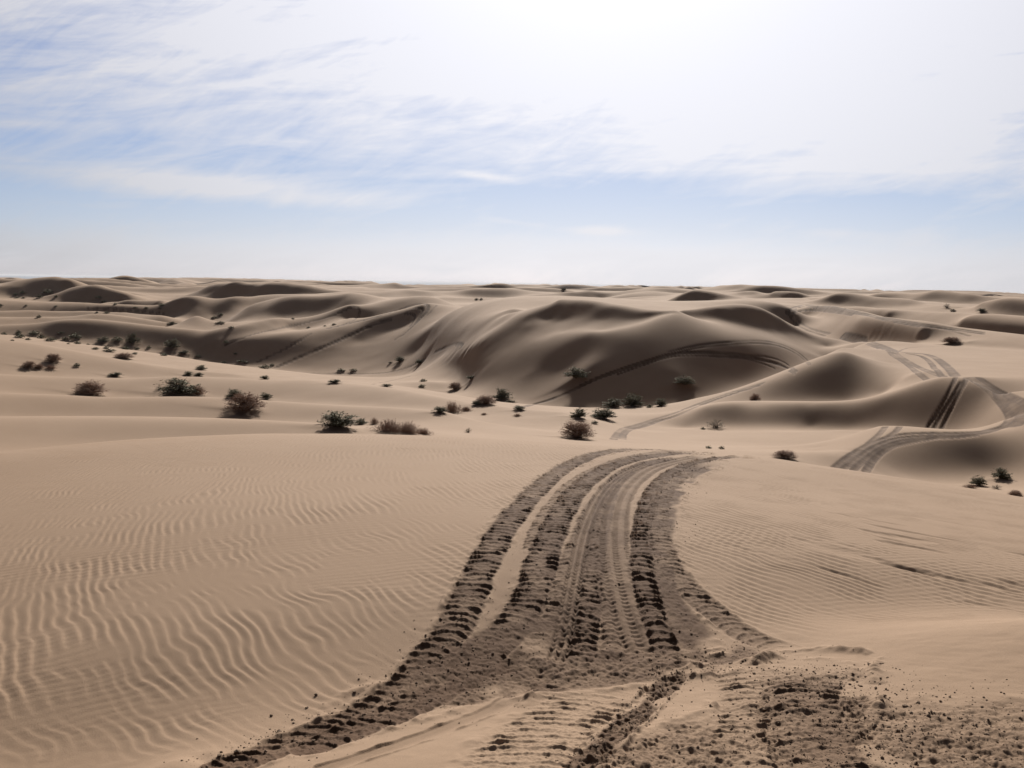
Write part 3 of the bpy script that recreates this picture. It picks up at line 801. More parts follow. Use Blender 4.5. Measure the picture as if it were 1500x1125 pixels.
lane(Z6([(1090, 880), (1010, 780), (940, 690), (895, 600), (880, 500), (890, 380), (930, 270), (1010, 185), (1120, 140)]), 0.30, 'churn', 0.010, 0.5, 0.9, (0.15, 0.8), **NEAR)
lane(Z6([(960, 880), (900, 730), (866, 600), (849, 480), (854, 370), (880, 270), (930, 202), (1020, 150), (1150, 126), (1250, 124)]), 0.15, 'paddle', 0.026, 1.0, 1.0, (0.15, 0.6), **NEAR)
lane(Z6([(1375, 832), (1260, 790), (1150, 720), (1050, 640), (980, 565), (930, 470), (908, 380), (915, 300), (950, 232), (1030, 172), (1130, 136)]), 0.17, 'paddle', 0.013, 0.5, 0.55, (0.2, 0.8), **NEAR)
lane(Z6([(330, 960), (430, 860), (520, 740), (570, 620), (600, 500)]), 0.42, 'stain', 0.003, 0.30, 0.80, (0.1, 0.7), **NEAR)
lane(Z6([(650, 900), (670, 780), (690, 660)]), 0.36, 'stain', 0.003, 0.25, 0.65, (0.1, 0.5), **NEAR)
# churned sand where the tracks leave the dip
lane([(560, 1040), (700, 1002), (840, 985), (960, 970), (1040, 962)], 0.42, 'churn', 0.020, 0.7, 0.8, (0.3, 0.2), **NEAR)
lane([(1000, 968), (1060, 962), (1110, 948)], 0.18, 'churn', 0.012, 0.85, 0.5, (0.1, 0.1), **NEAR)
lane([(640, 1000), (670, 985), (720, 955), (760, 925), (780, 880)], 0.34, 'churn', 0.010, 0.5, 0.95, (0, 0.3), **NEAR)
# ruts on the near slope below
lane([(850, 1124), (880, 1098), (917, 1063), (954, 1025), (987, 993), (1003, 979)], 0.13, 'churn', 0.036, 0.95, 0.7, (0, 0.1), **NEAR)
lane([(1080, 1124), (1120, 1070), (1117, 1016), (1096, 976)], 0.36, 'paddle', 0.020, 0.25, 0.15, (0, 0.3), **NEAR)
lane([(1230, 1124), (1192, 1072), (1186, 1030), (1196, 975)], 0.46, 'churn', 0.040, 0.8, 0.45, (0, 0.35), **NEAR)
lane([(1215, 1124), (1185, 1072), (1180, 1030), (1190, 980)], 0.30, 'paddle', 0.017, 0.75, 0.55, (0, 0.3), **NEAR)
lane([(960, 1124), (1030, 1085), (1100, 1060)], 0.45, 'churn', 0.028, 0.5, 0.3, (0, 0.3), **NEAR)
lane([(1540, 1105), (1440, 1092), (1360, 1085), (1270, 1082), (1200, 1090)], 0.60, 'churn', 0.022, 0.5, 0.35, (0, 0.3), **NEAR)
lane([(1540, 1060), (1440, 1050), (1350, 1050), (1250, 1060)], 0.40, 'churn', 0.012, 0.3, 0.25, (0, 0.5), **NEAR)
lane([(760, 1124), (800, 1075), (860, 1030), (900, 1000)], 0.42, 'paddle', 0.016, 0.0, 0.0, (0, 0.4), **NEAR)
lane([(480, 1124), (600, 1085), (700, 1048), (760, 1020)], 0.10, 'rut', 0.014, 0.1, 0.1, (0, 0.2), **NEAR)

# ---- tracks in the middle ground and on the far dunes
def far(pts, w=0.4, depth=0.09, dark=0.6, damp=0.85, n=1, gap=0.0, fade=(0, 0)):
    depth, dark, w = depth * 0.35, min(1, dark * 1.6), w * 0.55
    for k in range(n):
        o = (k - (n - 1) / 2) * gap
        lane([(x, y + o) for x, y in pts], w, 'rut', depth, dark, damp, fade)


far([(895, 650), (902, 638), (911, 629), (932, 623), (960, 614), (988, 605), (1027, 590), (1072, 574.5), (1117, 561)], 0.45, 0.07, 0.45, 0.8)
far([(913, 650), (912, 637), (922, 629), (940, 625), (965, 616), (990, 609), (1027, 593), (1072, 577), (1110, 565)], 0.5, 0.09, 0.55, 0.9)
far([(767, 596), (804, 586), (828, 577), (868, 557), (905, 543), (953, 527), (988, 518), (1033, 516), (1081, 519), (1113, 526), (1140, 534), (1164, 544)], 0.6, 0.10, 0.8, 0.9)
far([(905, 548), (953, 531), (988, 522), (1033, 521), (1081, 523), (1113, 531), (1135, 540)], 0.3, 0.08, 0.6, 0.8)
far([(1040, 519), (1090, 522), (1127, 526), (1150, 534), (1163, 545)], 0.3, 0.08, 0.6, 0.8, 2, 5.0)
far([(980, 517), (1020, 508), (1060, 503.5), (1108, 501), (1140, 505), (1166, 516), (1186, 532)], 0.3, 0.07, 0.7, 0.8, 2, 3.6)
far([(1152, 459), (1160, 452.5), (1178, 448.5), (1207, 449), (1250, 456.5), (1295, 466), (1340, 474), (1390, 481), (1440, 488)], 0.6, 0.14, 0.7, 0.9, 2, 2.2)
far([(1158, 464), (1166, 457), (1185, 453.5), (1215, 454), (1250, 460)], 0.6, 0.16, 0.8, 0.9)
far([(1153, 460), (1163, 472), (1180, 483), (1208, 492)], 0.5, 0.10, 0.4, 0.5)
far([(1165, 462), (1172, 472), (1190, 482), (1215, 489)], 0.5, 0.10, 0.4, 0.5)
far([(1235, 492), (1265, 499), (1291, 507), (1312, 514.5)], 1.0, 0.10, 0.7, 0.9)
far([(1265, 502), (1291, 511), (1312, 518)], 0.5, 0.08, 0.6, 0.9)
far([(1312, 514.5), (1334, 517), (1355, 518.5), (1372, 525), (1388, 538), (1400, 551)], 0.8, 0.09, 0.7, 0.9)
far([(1300, 512), (1308, 521), (1325, 531), (1342, 544), (1358, 556)], 0.5, 0.09, 0.7, 0.8)
far([(1308, 513), (1317, 521), (1338, 534), (1363, 545), (1383, 552)], 0.6, 0.09, 0.7, 0.8)
far([(1330, 518), (1350, 522), (1362, 530), (1371, 541), (1381, 552)], 0.5, 0.09, 0.7, 0.9)
far([(1314, 516), (1329, 510), (1361, 508), (1410, 508)], 0.25, 0.06, 0.5, 0.6)
far([(1400, 553), (1389, 576), (1374, 602), (1359, 626)], 0.30, 0.09, 0.8, 0.9)
far([(1408, 560), (1394, 583), (1379, 606), (1368, 627)], 0.35, 0.08, 0.6, 0.9)
far([(1417, 554), (1403, 580), (1389, 607), (1379, 628)], 0.30, 0.09, 0.8, 0.9)
far([(1414, 553), (1436, 564), (1457, 580), (1473, 597), (1479, 611), (1471, 623), (1445, 630.5)], 0.45, 0.09, 0.8, 1.0)
far([(1424, 553), (1447, 566), (1470, 581), (1490, 597), (1493, 612), (1480, 624)], 0.9, 0.07, 0.7, 1.0)
far([(1434, 553), (1457, 568), (1480, 580), (1510, 594)], 0.5, 0.08, 0.8, 1.0)
far([(1500, 600), (1498, 612), (1486, 622)], 0.9, 0.06, 0.6, 0.9)
far([(1472, 624), (1440, 631.5), (1400, 634), (1360, 634), (1320, 636), (1290, 643), (1264, 655), (1240, 671), (1218, 688)], 0.34, 0.09, 0.8, 1.0)
far([(1472, 626), (1440, 634), (1400, 637), (1360, 637.5), (1322, 640), (1295, 647), (1270, 660), (1248, 676), (1229, 690)], 0.34, 0.09, 0.7, 1.0)
far([(1430, 637), (1390, 640), (1350, 641), (1320, 645), (1296, 653), (1276, 665), (1258, 680), (1245, 693)], 0.34, 0.08, 0.7, 1.0)
far([(1372, 640), (1335, 647), (1305, 654), (1288, 664), (1276, 677), (1268, 692)], 0.36, 0.08, 0.8, 1.0)
far([(1297, 625), (1288, 636), (1272, 650)], 0.35, 0.08, 0.7, 0.9)
far([(1318, 625), (1312, 632), (1300, 640)], 0.35, 0.08, 0.6, 0.9)
far([(480, 481), (540, 467), (580, 455.5), (605, 447.5), (618, 445.5), (627, 447), (626, 455), (615, 468), (601, 481), (591, 490), (579, 497)], 0.7, 0.16, 0.7, 0.8)
far([(594, 459), (606, 460), (607, 468), (600, 479)], 0.5, 0.12, 0.6, 0.7)
far([(606, 451), (619, 452), (617, 461), (608, 474)], 0.6, 0.12, 0.6, 0.8)
far([(572, 468), (541, 478), (511, 492), (480, 506), (440, 523), (405, 538)], 1.0, 0.16, 0.6, 0.7)
far([(455, 489), (423, 508), (378, 530)], 0.7, 0.12, 0.5, 0.6)
far([(330, 505), (370, 490), (410, 481), (450, 472), (490, 461), (517, 449), (527, 455), (520, 468), (500, 476)], 0.6, 0.14, 0.6, 0.7)
far([(640, 447), (634, 453), (626, 462)], 0.4, 0.10, 0.5, 0.6)
far([(636, 516), (650, 510), (662, 505), (672, 503), (678, 506), (673, 511)], 0.4, 0.10, 0.7, 0.8)
far([(668, 505), (671, 508), (666, 513)], 0.35, 0.10, 0.7, 0.8)
far([(405, 545), (470, 547), (530, 547.5), (570, 545), (600, 537), (622, 527)], 0.45, 0.10, 0.7, 0.7)
far([(545, 563), (580, 556), (600, 551)], 0.35, 0.08, 0.5, 0.5)
far([(128, 451.5), (180, 454), (240, 459)], 0.7, 0.12, 0.5, 0.5)
far([(1290, 463), (1330, 471), (1390, 484), (1420, 492)], 0.4, 0.1, 0.5, 0.6)
print('lanes', LANES)

# ---- wind ripples
r_dip = np.interp(AA, *zip(*[(P(x, 900)[0], ground(x, y)[3]) for x, y in ((-40, 1124), (150, 1124), (300, 1110), (420, 1085), (560, 1035), (730, 1008), (900, 990), (1050, 965), (1160, 948), (1300, 928), (1400, 916), (1540, 902))]))[None]
near = R2 < 20
ri = np.where(RR < 20)[0]
ji = np.where(np.abs(AA) < math.radians(40))[0]
SL = (slice(0, ri[-1] + 1), slice(ji[0], ji[-1] + 1))
x, y, rr = X[SL], Y[SL], R2[SL]
dx, dy = x + 0.6, y - 6.0
psi = 0.87 * dx + 0.5 * dy - 0.0325 * dx * dx + 0.085 * dx * dy - 0.047 * dy * dy
w1 = fbm(x / 0.9, y / 0.9, 3)
w2 = fbm(x / 0.28 + 9, y / 0.28, 2)
lam = 0.064
w3 = fbm(x / 2.2 + 4, y / 2.2, 2)
ph = psi / lam + 1.2 * w1 + 0.95 * w2 + 1.2 * w3
f = ph - np.floor(ph)
rip = np.where(f < 0.66, 0.5 - 0.5 * np.cos(f / 0.66 * math.pi), 0.5 + 0.5 * np.cos((f - 0.66) / 0.34 * math.pi)) - 0.5
a1 = np.clip(0.66 + 1.75 * fbm(x / 0.34 + 3, y / 0.26, 4, 0.6), 0.06, 1.5)
ph2 = (0.25 * x - y) / 0.062 + 1.1 * fbm(x / 0.5 + 4, y / 0.35, 3)
rip2 = np.sin(ph2 * 2 * math.pi)
a2 = np.clip(0.4 + 1.4 * fbm(x / 0.8 + 13, y / 0.6, 2), 0, 1.2)
back = sstep(r_dip[:, SL[1]] - 0.1, r_dip[:, SL[1]] + 0.55, rr)              # beyond the dip = the rippled dune
crest = 1.0 + 0.12 * sstep(5, 8, rr) - 0.15 * sstep(10, 12.5, rr)
h = (rip * 0.0036 * a1 + rip2 * 0.0008 * a2) * crest * (0.10 + 0.90 * back)
h += 0.004 * fbm(x / 0.16 + 2, y / 0.12, 3) * (0.25 + 0.75 * (1 - back))
# wind-plucked ledges on the right
for gx, gy, gr in ((1420, 815, 1.0), (1250, 840, 0.7), (1330, 770, 0.8), (1460, 850, 0.8)):
    g = ground(gx, gy)
    wgt = np.exp(-((x - g[0]) ** 2 + ((y - g[1]) * 1.1) ** 2) / gr ** 2)
    led = np.clip(fbm(x / 0.55 + 31, y / 0.16 + 0.6 * x / 0.16, 3) - 0.22, 0, 1)
    h += -0.02 * led * wgt
DZ[SL] += h * (1 - TRK[SL]) * (1 - sstep(15, 20, rr))
# grainy unevenness on the open sand, mid distance
Z += DZ
# little mounds of blown sand held by the shrubs, with a wind tail to the left
for (px, py, w_, h_, kind, label, grp) in SHRUBS:
    g = ground(px, py, 13.5)
    if g is None or w_ < 8 or 'standing at the crest' in label:
        continue
    W_ = w_ * g[3] / FPX
    i0, i1 = np.searchsorted(RR, (g[3] - 2 * W_, g[3] + 2 * W_))
    j0, j1 = np.searchsorted(AA, (math.atan2(g[0], g[1]) - 3.2 * W_ / g[3], math.atan2(g[0], g[1]) + 2 * W_ / g[3]))
    sl_ = (slice(i0, i1), slice(j0, j1))
    dx, dy = (X[sl_] - g[0]) / W_, (Y[sl_] - g[1]) / W_
    tail = np.where(dx < 0, 1.25, 0.5)
    edge = np.where(dy < 0, 0.17, 0.5)
    Z[sl_] += 0.55 * W_ * (0.07 * np.exp(-(dx / 0.5) ** 2 - (dy / 0.45) ** 2) + 0.075 * np.exp(-(dx / tail) ** 2 - (dy / edge) ** 2))

# ------------------------------------------------------------------ materials helpers
def new_mat(name):
    m = bpy.data.materials.new(name)
    m.use_nodes = True
    nt = m.node_tree
    for n in list(nt.nodes):
        nt.nodes.remove(n)
    out = nt.nodes.new('ShaderNodeOutputMaterial')
    b = nt.nodes.new('ShaderNodeBsdfPrincipled')
    nt.links.new(b.outputs[0], out.inputs['Surface'])
    b.inputs['Roughness'].default_value = 0.95
    if 'Specular IOR Level' in b.inputs:
        b.inputs['Specular IOR Level'].default_value = 0.1
    return m, nt, b


def N(nt, kind, **kw):
    n = nt.nodes.new(kind)
    for k, v in kw.items():
        if k in n.inputs:
            n.inputs[k].default_value = v
        else:
            setattr(n, k, v)
    return n


def mixc(nt, fac, a, b, blend='MIX'):
    m = nt.nodes.new('ShaderNodeMix')
    m.data_type = 'RGBA'
    m.blend_type = blend
    for sock, v in ((m.inputs[0], fac), (m.inputs[6], a), (m.inputs[7], b)):
        if hasattr(v, 'is_output'):
            nt.links.new(v, sock)
        elif isinstance(v, (int, float)):
            sock.default_value = v
        else:
            sock.default_value = (*v, 1)
    return m.outputs[2]


def ramp(nt, src, p0, p1, c0=(0, 0, 0, 1), c1=(1, 1, 1, 1)):
    r = nt.nodes.new('ShaderNodeValToRGB')
    r.color_ramp.elements[0].position = p0
    r.color_ramp.elements[1].position = p1
    r.color_ramp.elements[0].color = c0
    r.color_ramp.elements[1].color = c1
    nt.links.new(src, r.inputs[0])
    return r.outputs[0]


def math_n(nt, op, a, b=None, c=None):
    m = nt.nodes.new('ShaderNodeMath')
    m.operation = op
    for i, v in enumerate((a, b, c)):
        if v is None:
            continue
        if hasattr(v, 'is_output'):
            nt.links.new(v, m.inputs[i])
        else:
            m.inputs[i].default_value = v
    return m.outputs[0]


# ------------------------------------------------------------------ sand material
msand, nt, b = new_mat('sand')
tc = N(nt, 'ShaderNodeTexCoord')
attr = N(nt, 'ShaderNodeAttribute', attribute_name='mark')
sep = N(nt, 'ShaderNodeSeparateColor')
nt.links.new(attr.outputs['Color'], sep.inputs[0])
churn, damp, grain = sep.outputs[0], sep.outputs[1], sep.outputs[2]  # churn also carries the tread-bar shade painted into the colour


def noise(scale, detail=3, rough=0.55, vec=None):
    n = N(nt, 'ShaderNodeTexNoise', Scale=scale, Detail=detail, Roughness=rough)
    nt.links.new(vec if vec is not None else tc.outputs['Object'], n.inputs['Vector'])
    return n.outputs[0]


big = noise(0.045, 3)
mid = noise(0.6, 4)
speck = noise(160.0, 2, 0.7)
c = mixc(nt, ramp(nt, big, .35, .65), SAND_A, SAND_B)
c = mixc(nt, math_n(nt, 'MULTIPLY', ramp(nt, mid, .3, .7), 0.55), c, SAND_C)
c = mixc(nt, math_n(nt, 'MULTIPLY', ramp(nt, speck, .42, .72), 0.32), c, (0.16, 0.115, 0.085))
lump = noise(28.0, 4, 0.7)
c = mixc(nt, damp, c, DAMP_A)
c = mixc(nt, math_n(nt, 'MULTIPLY', churn, math_n(nt, 'MULTIPLY_ADD', ramp(nt, lump, .35, .62), 0.6, 0.4)), c, CHURN_SHADE)
nt.links.new(c, b.inputs['Base Color'])
bm1 = N(nt, 'ShaderNodeBump', Strength=0.55, Distance=0.004)
nt.links.new(noise(170.0, 3, 0.75), bm1.inputs['Height'])
nt.links.new(bm1.outputs[0], b.inputs['Normal'])

# ------------------------------------------------------------------ sand mesh (one sheet out to the plain, all the way round)
def build_sand():
    nv = NR * NA + 1
    co = np.empty((nv, 3), np.float32)
    co[:-1, 0] = X.ravel()
    co[:-1, 1] = Y.ravel()
    co[:-1, 2] = (Z + EYE).ravel()
    co[-1] = (0, 0, float(Z[0].mean() + EYE))
    i = np.arange(NR - 1)[:, None] * NA
    j = np.arange(NA)[None]
    jn = (np.arange(NA) + 1)[None] % NA
    quads = np.stack([(i + j), (i + NA + j), (i + NA + jn), (i + jn)], -1).reshape(-1, 4)[:, ::-1]
    tris = np.stack([np.full(NA, nv - 1), (np.arange(NA)), (np.arange(NA) + 1) % NA], -1)[:, ::-1]
    loops = np.concatenate([quads.ravel(), tris.ravel()]).astype(np.int32)
    starts = np.concatenate([np.arange(len(quads)) * 4, len(quads) * 4 + np.arange(NA) * 3]).astype(np.int32)
    ca = np.zeros((nv, 4), np.float32)
    ca[:-1, 0] = CHURN_SHADE_F.ravel()
    ca[:-1, 1] = DAMP_F.ravel()
    ca[:, 3] = 1

    def mesh(name, vco, lp, st):
        me = bpy.data.meshes.new(name)
        me.vertices.add(len(vco))
        me.vertices.foreach_set('co', vco.ravel())
        me.loops.add(len(lp))
        me.loops.foreach_set('vertex_index', lp.astype(np.int32))
        me.polygons.add(len(st))
        me.polygons.foreach_set('loop_start', st.astype(np.int32))
        me.update(calc_edges=True)
        me.polygons.foreach_set('use_smooth', np.ones(len(st), bool))
        return me

    whole = mesh('whole', co, loops, starts)
    nrm = np.empty(nv * 3, np.float32)
    whole.vertex_normals.foreach_get('vector', nrm)
    nrm = nrm.reshape(-1, 3)
    bpy.data.meshes.remove(whole)
    # the driven-over ground is an object of its own; both share every edge and normal along the seam
    tm = np.maximum(DAMP_F, TRK * 0.5).ravel()
    fq = tm[np.minimum(quads, nv - 2)].mean(1) > 0.30
    objs = []
    for name, q, t in (('sand', quads[~fq], tris), ('tyre_tracks', quads[fq], tris[:0])):
        used = np.zeros(nv, bool)
        used[q.ravel()] = True
        used[t.ravel()] = True
        idx = np.cumsum(used) - 1
        lp = np.concatenate([idx[q.ravel()], idx[t.ravel()]])
        st = np.concatenate([np.arange(len(q)) * 4, len(q) * 4 + np.arange(len(t)) * 3])
        me = mesh(name, np.ascontiguousarray(co[used]), lp, st)
        at = me.attributes.new('mark', 'FLOAT_COLOR', 'POINT')
        at.data.foreach_set('color', np.ascontiguousarray(ca[used]).ravel())
        me.normals_split_custom_set_from_vertices(np.ascontiguousarray(nrm[used]))
        me.materials.append(msand)
        o = bpy.data.objects.new(name, me)
        COL.objects.link(o)
        o['kind'] = 'structure'
        objs.append(o)
    objs[0]['label'] = 'pale brown wind-rippled desert sand and dunes'
    objs[1]['label'] = 'churned brown tyre tracks across the sand'
    return objs[0]


sand = build_sand()

# ------------------------------------------------------------------ plain beyond the dunes
mp, nt, b = new_mat('plain')
b.inputs['Base Color'].default_value = (*PLAIN_HAZED, 1)
def ring(name, r0, r1, z, mat, n=180):
    bm = bmesh.new()
    vs = []
    for k in range(n):
        a = 2 * math.pi * k / n
        vs.append((bm.verts.new((r0 * math.sin(a), r0 * math.cos(a), z + 0.0)), bm.verts.new((r1 * math.sin(a), r1 * math.cos(a), z))))
    for k in range(n):
        a, b_ = vs[k], vs[(k + 1) % n]
        bm.faces.new((a[0], b_[0], b_[1], a[1])[::-1])
    me = bpy.data.meshes.new(name)
    bm.to_mesh(me)
    bm.free()
    me.materials.append(mat)
    o = bpy.data.objects.new(name, me)
    COL.objects.link(o)
    return o
plain = ring('distant_plain', 3190, 40000, EYE - 16.9, mp)
plain['kind'] = 'structure'

# ------------------------------------------------------------------ sun and sky
SUN_AZ = math.radians(5.0)
SUN_EL = math.radians(29.0)
sl = bpy.data.lights.new('sun', 'SUN')
sl.energy = SUN_E
sl.angle = math.radians(SUN_ANG)
sl.color = (1.0, 0.94, 0.86)
so = bpy.data.objects.new('sun', sl)
COL.objects.link(so)
sdir = Vector((math.sin(SUN_AZ) * math.cos(SUN_EL), math.cos(SUN_AZ) * math.cos(SUN_EL), math.sin(SUN_EL)))
so.rotation_euler = sdir.to_track_quat('Z', 'Y').to_euler()
so.location = (0, 0, 60)

w = bpy.data.worlds.new('World')
SC.world = w
w.use_nodes = True
nt = w.node_tree
for n in list(nt.nodes):
    nt.nodes.remove(n)
wo = N(nt, 'ShaderNodeOutputWorld')
bg = N(nt, 'ShaderNodeBackground')
bg.inputs['Strength'].default_value = SKY_S
nt.links.new(bg.outputs[0], wo.inputs[0])
sky = N(nt, 'ShaderNodeTexSky')
sky.sky_type = 'NISHITA'
sky.sun_disc = False
sky.sun_elevation = SUN_EL
sky.sun_rotation = SUN_AZ
sky.altitude = 100
sky.air_density = 1.0
sky.dust_density = SKY_DUST
sky.ozone_density = 1.0
hs = N(nt, 'ShaderNodeHueSaturation', Saturation=SKY_SAT)
nt.links.new(sky.outputs[0], hs.inputs['Color'])
tint = mixc(nt, 1.0, hs.outputs[0], SKY_TINT, 'MULTIPLY')
gm = N(nt, 'ShaderNodeGamma')
gm.inputs['Gamma'].default_value = 1.5
nt.links.new(tint, gm.inputs[0])
tint = gm.outputs[0]
va = N(nt, 'ShaderNodeVectorMath', operation='ADD')
nt.links.new(tint, va.inputs[0])
va.inputs[1].default_value = (SKY_K, SKY_K, SKY_K)
vd = N(nt, 'ShaderNodeVectorMath', operation='DIVIDE')
nt.links.new(tint, vd.inputs[0])
nt.links.new(va.outputs[0], vd.inputs[1])
vk = N(nt, 'ShaderNodeVectorMath', operation='SCALE')
nt.links.new(vd.outputs[0], vk.inputs[0])
vk.inputs['Scale'].default_value = SKY_M
skyc = vk.outputs[0]
# thin cirrus by direction: U = sideways, V = upwards (tangents)
tc = N(nt, 'ShaderNodeTexCoord')
sx = N(nt, 'ShaderNodeSeparateXYZ')
nt.links.new(tc.outputs['Generated'], sx.inputs[0])
den = math_n(nt, 'ADD', math_n(nt, 'ABSOLUTE', sx.outputs[1]), 0.02)
U = math_n(nt, 'DIVIDE', sx.outputs[0], den)
V = math_n(nt, 'DIVIDE', math_n(nt, 'MAXIMUM', sx.outputs[2], 0.0), den)
cv = N(nt, 'ShaderNodeCombineXYZ')
nt.links.new(U, cv.inputs[0])
nt.links.new(V, cv.inputs[1])


def wnoise(sxy, rot, off, detail=6, rough=0.6, dist=0.6):
    m = N(nt, 'ShaderNodeMapping')
    m.vector_type = 'POINT'
    m.inputs['Location'].default_value = (*off, 0)
    m.inputs['Rotation'].default_value = (0, 0, 0)
    m.inputs['Scale'].default_value = (*sxy, 1)
    r = N(nt, 'ShaderNodeVectorRotate')
    r.rotation_type = 'Z_AXIS'
    r.inputs['Angle'].default_value = math.radians(rot)
    nt.links.new(cv.outputs[0], r.inputs['Vector'])
    nt.links.new(r.outputs[0], m.inputs[0])
    n = N(nt, 'ShaderNodeTexNoise', Scale=1.0, Detail=detail, Roughness=rough, Distortion=dist)
    nt.links.new(m.outputs[0], n.inputs['Vector'])
    return n.outputs[0]


def patch(u0, v0, su, sv, slope=0.0):
    """a soft elongated patch of sky centred at (u0, v0)"""
    du = math_n(nt, 'SUBTRACT', U, u0)
    dv = math_n(nt, 'SUBTRACT', math_n(nt, 'SUBTRACT', V, v0), math_n(nt, 'MULTIPLY', du, slope))
    a = math_n(nt, 'POWER', math_n(nt, 'ABSOLUTE', math_n(nt, 'DIVIDE', du, su)), 2.0)
    b = math_n(nt, 'POWER', math_n(nt, 'ABSOLUTE', math_n(nt, 'DIVIDE', dv, sv)), 2.0)
    return math_n(nt, 'EXPONENT', math_n(nt, 'MULTIPLY', math_n(nt, 'ADD', a, b), -1.0))


prof = N(nt, 'ShaderNodeValToRGB')
cr = prof.color_ramp
stops = CLOUD_PROFILE
cr.elements[0].position, cr.elements[1].position = stops[0][0], stops[-1][0]
for (p, v), el in zip(stops, [cr.elements[0]] + [cr.elements.new(p) for p, _ in stops[1:-1]] + [cr.elements[-1]]):
    el.color = (v, v, v, 1)
nt.links.new(math_n(nt, 'DIVIDE', V, 0.5), prof.inputs[0])
n1 = wnoise((3.2, 9.0), -8, (1.3, 0.4), 7, 0.60, 0.8)
n2 = wnoise((4.5, 34.0), -4, (4.1, 2.2), 7, 0.62, 1.0)
n3 = wnoise((9.0, 40.0), -22, (7.1, 5.2), 6, 0.65, 1.2)
acc = math_n(nt, 'ADD', prof.outputs[0], math_n(nt, 'MULTIPLY', math_n(nt, 'SUBTRACT', n1, 0.5), 1.7))
acc = math_n(nt, 'ADD', acc, math_n(nt, 'MULTIPLY', math_n(nt, 'SUBTRACT', n2, 0.5), 1.3))
acc = math_n(nt, 'ADD', acc, math_n(nt, 'MULTIPLY', math_n(nt, 'SUBTRACT', n3, 0.5), 0.9))
for (u0, v0, su, sv, sl_, k) in CLOUD_PATCHES:
    acc = math_n(nt, 'ADD', acc, math_n(nt, 'MULTIPLY', patch(u0, v0, su, sv, sl_), k))
fac = ramp(nt, acc, 0.08, 0.92)
# cirrus scatters sunlight forward: brighter close to the sun
dv = N(nt, 'ShaderNodeVectorMath', operation='DOT_PRODUCT')
nt.links.new(tc.outputs['Generated'], dv.inputs[0])
dv.inputs[1].default_value = sdir
dd = math_n(nt, 'MAXIMUM', dv.outputs['Value'], 0.0)
bri = math_n(nt, 'MULTIPLY_ADD', math_n(nt, 'POWER', dd, 2.6), CLOUD_FWD, CLOUD_BASE)
bri = math_n(nt, 'ADD', bri, math_n(nt, 'MULTIPLY', math_n(nt, 'POWER', dd, 60.0), 5.0))
vm = N(nt, 'ShaderNodeVectorMath', operation='SCALE')
vm.inputs[0].default_value = (0.962, 0.955, 1.0)
nt.links.new(bri, vm.inputs['Scale'])
col = mixc(nt, math_n(nt, 'MULTIPLY', fac, 0.88), skyc, vm.outputs[0])
nt.links.new(col, bg.inputs['Color'])

vs = SC.view_settings
vs.view_transform = 'Standard'
vs.look = 'None'
vs.exposure = EXPOSURE
vs.gamma = 1.0
SC.cycles.max_bounces = 5
SC.cycles.diffuse_bounces = 3

# ------------------------------------------------------------------ dusty air between the camera and the horizon
if HAZE > 0:
    hm = bpy.data.materials.new('haze')
    hm.use_nodes = True
    nt = hm.node_tree
    for n in list(nt.nodes):
        nt.nodes.remove(n)
    ho = N(nt, 'ShaderNodeOutputMaterial')
    pv = N(nt, 'ShaderNodeVolumePrincipled')
    pv.inputs['Color'].default_value = (0.86, 0.88, 0.93, 1)
    pv.inputs['Density'].default_value = HAZE
    pv.inputs['Anisotropy'].default_value = 0.0
    nt.links.new(pv.outputs[0], ho.inputs['Volume'])
    bm = bmesh.new()
    bmesh.ops.create_cube(bm, size=1.0)
    z0, z1 = float(Z.min()) + EYE - 12.0, 9.0
    for v in bm.verts:
        v.co = (v.co.x * 84000, v.co.y * 84000, z0 if v.co.z < 0 else z1)
    me = bpy.data.meshes.new('haze')
    bm.to_mesh(me)
    bm.free()
    me.materials.append(hm)
    o = bpy.data.objects.new('haze', me)
    COL.objects.link(o)
    o['kind'] = 'stuff'
    SC.cycles.volume_bounces = 0

# ------------------------------------------------------------------ desert shrubs
def plain_mat(name, c1, c2, scale=9.0, rough=0.9):
    m, nt, b = new_mat(name)
    tc = N(nt, 'ShaderNodeTexCoord')
    n = N(nt, 'ShaderNodeTexNoise', Scale=scale, Detail=3.0, Roughness=0.6)
    nt.links.new(tc.outputs['Object'], n.inputs['Vector'])
    nt.links.new(mixc(nt, ramp(nt, n.outputs[0], .35, .65), c1, c2), b.inputs['Base Color'])
    b.inputs['Roughness'].default_value = rough
    return m


M_WOOD = plain_mat('shrub_wood', (0.077, 0.059, 0.048), (0.133, 0.101, 0.078))
M_TWIG = plain_mat('dry_twig', (0.193, 0.126, 0.094), (0.324, 0.218, 0.162))
M_LEAF = plain_mat('olive_leaf', (0.094, 0.094, 0.061), (0.193, 0.179, 0.113), 6.0)
M_DRYLEAF = plain_mat('brown_leaf', (0.227, 0.150, 0.109), (0.354, 0.240, 0.176), 6.0)
M_STRAW = plain_mat('pink_straw', (0.20, 0.135, 0.105), (0.30, 0.215, 0.170), 6.0)


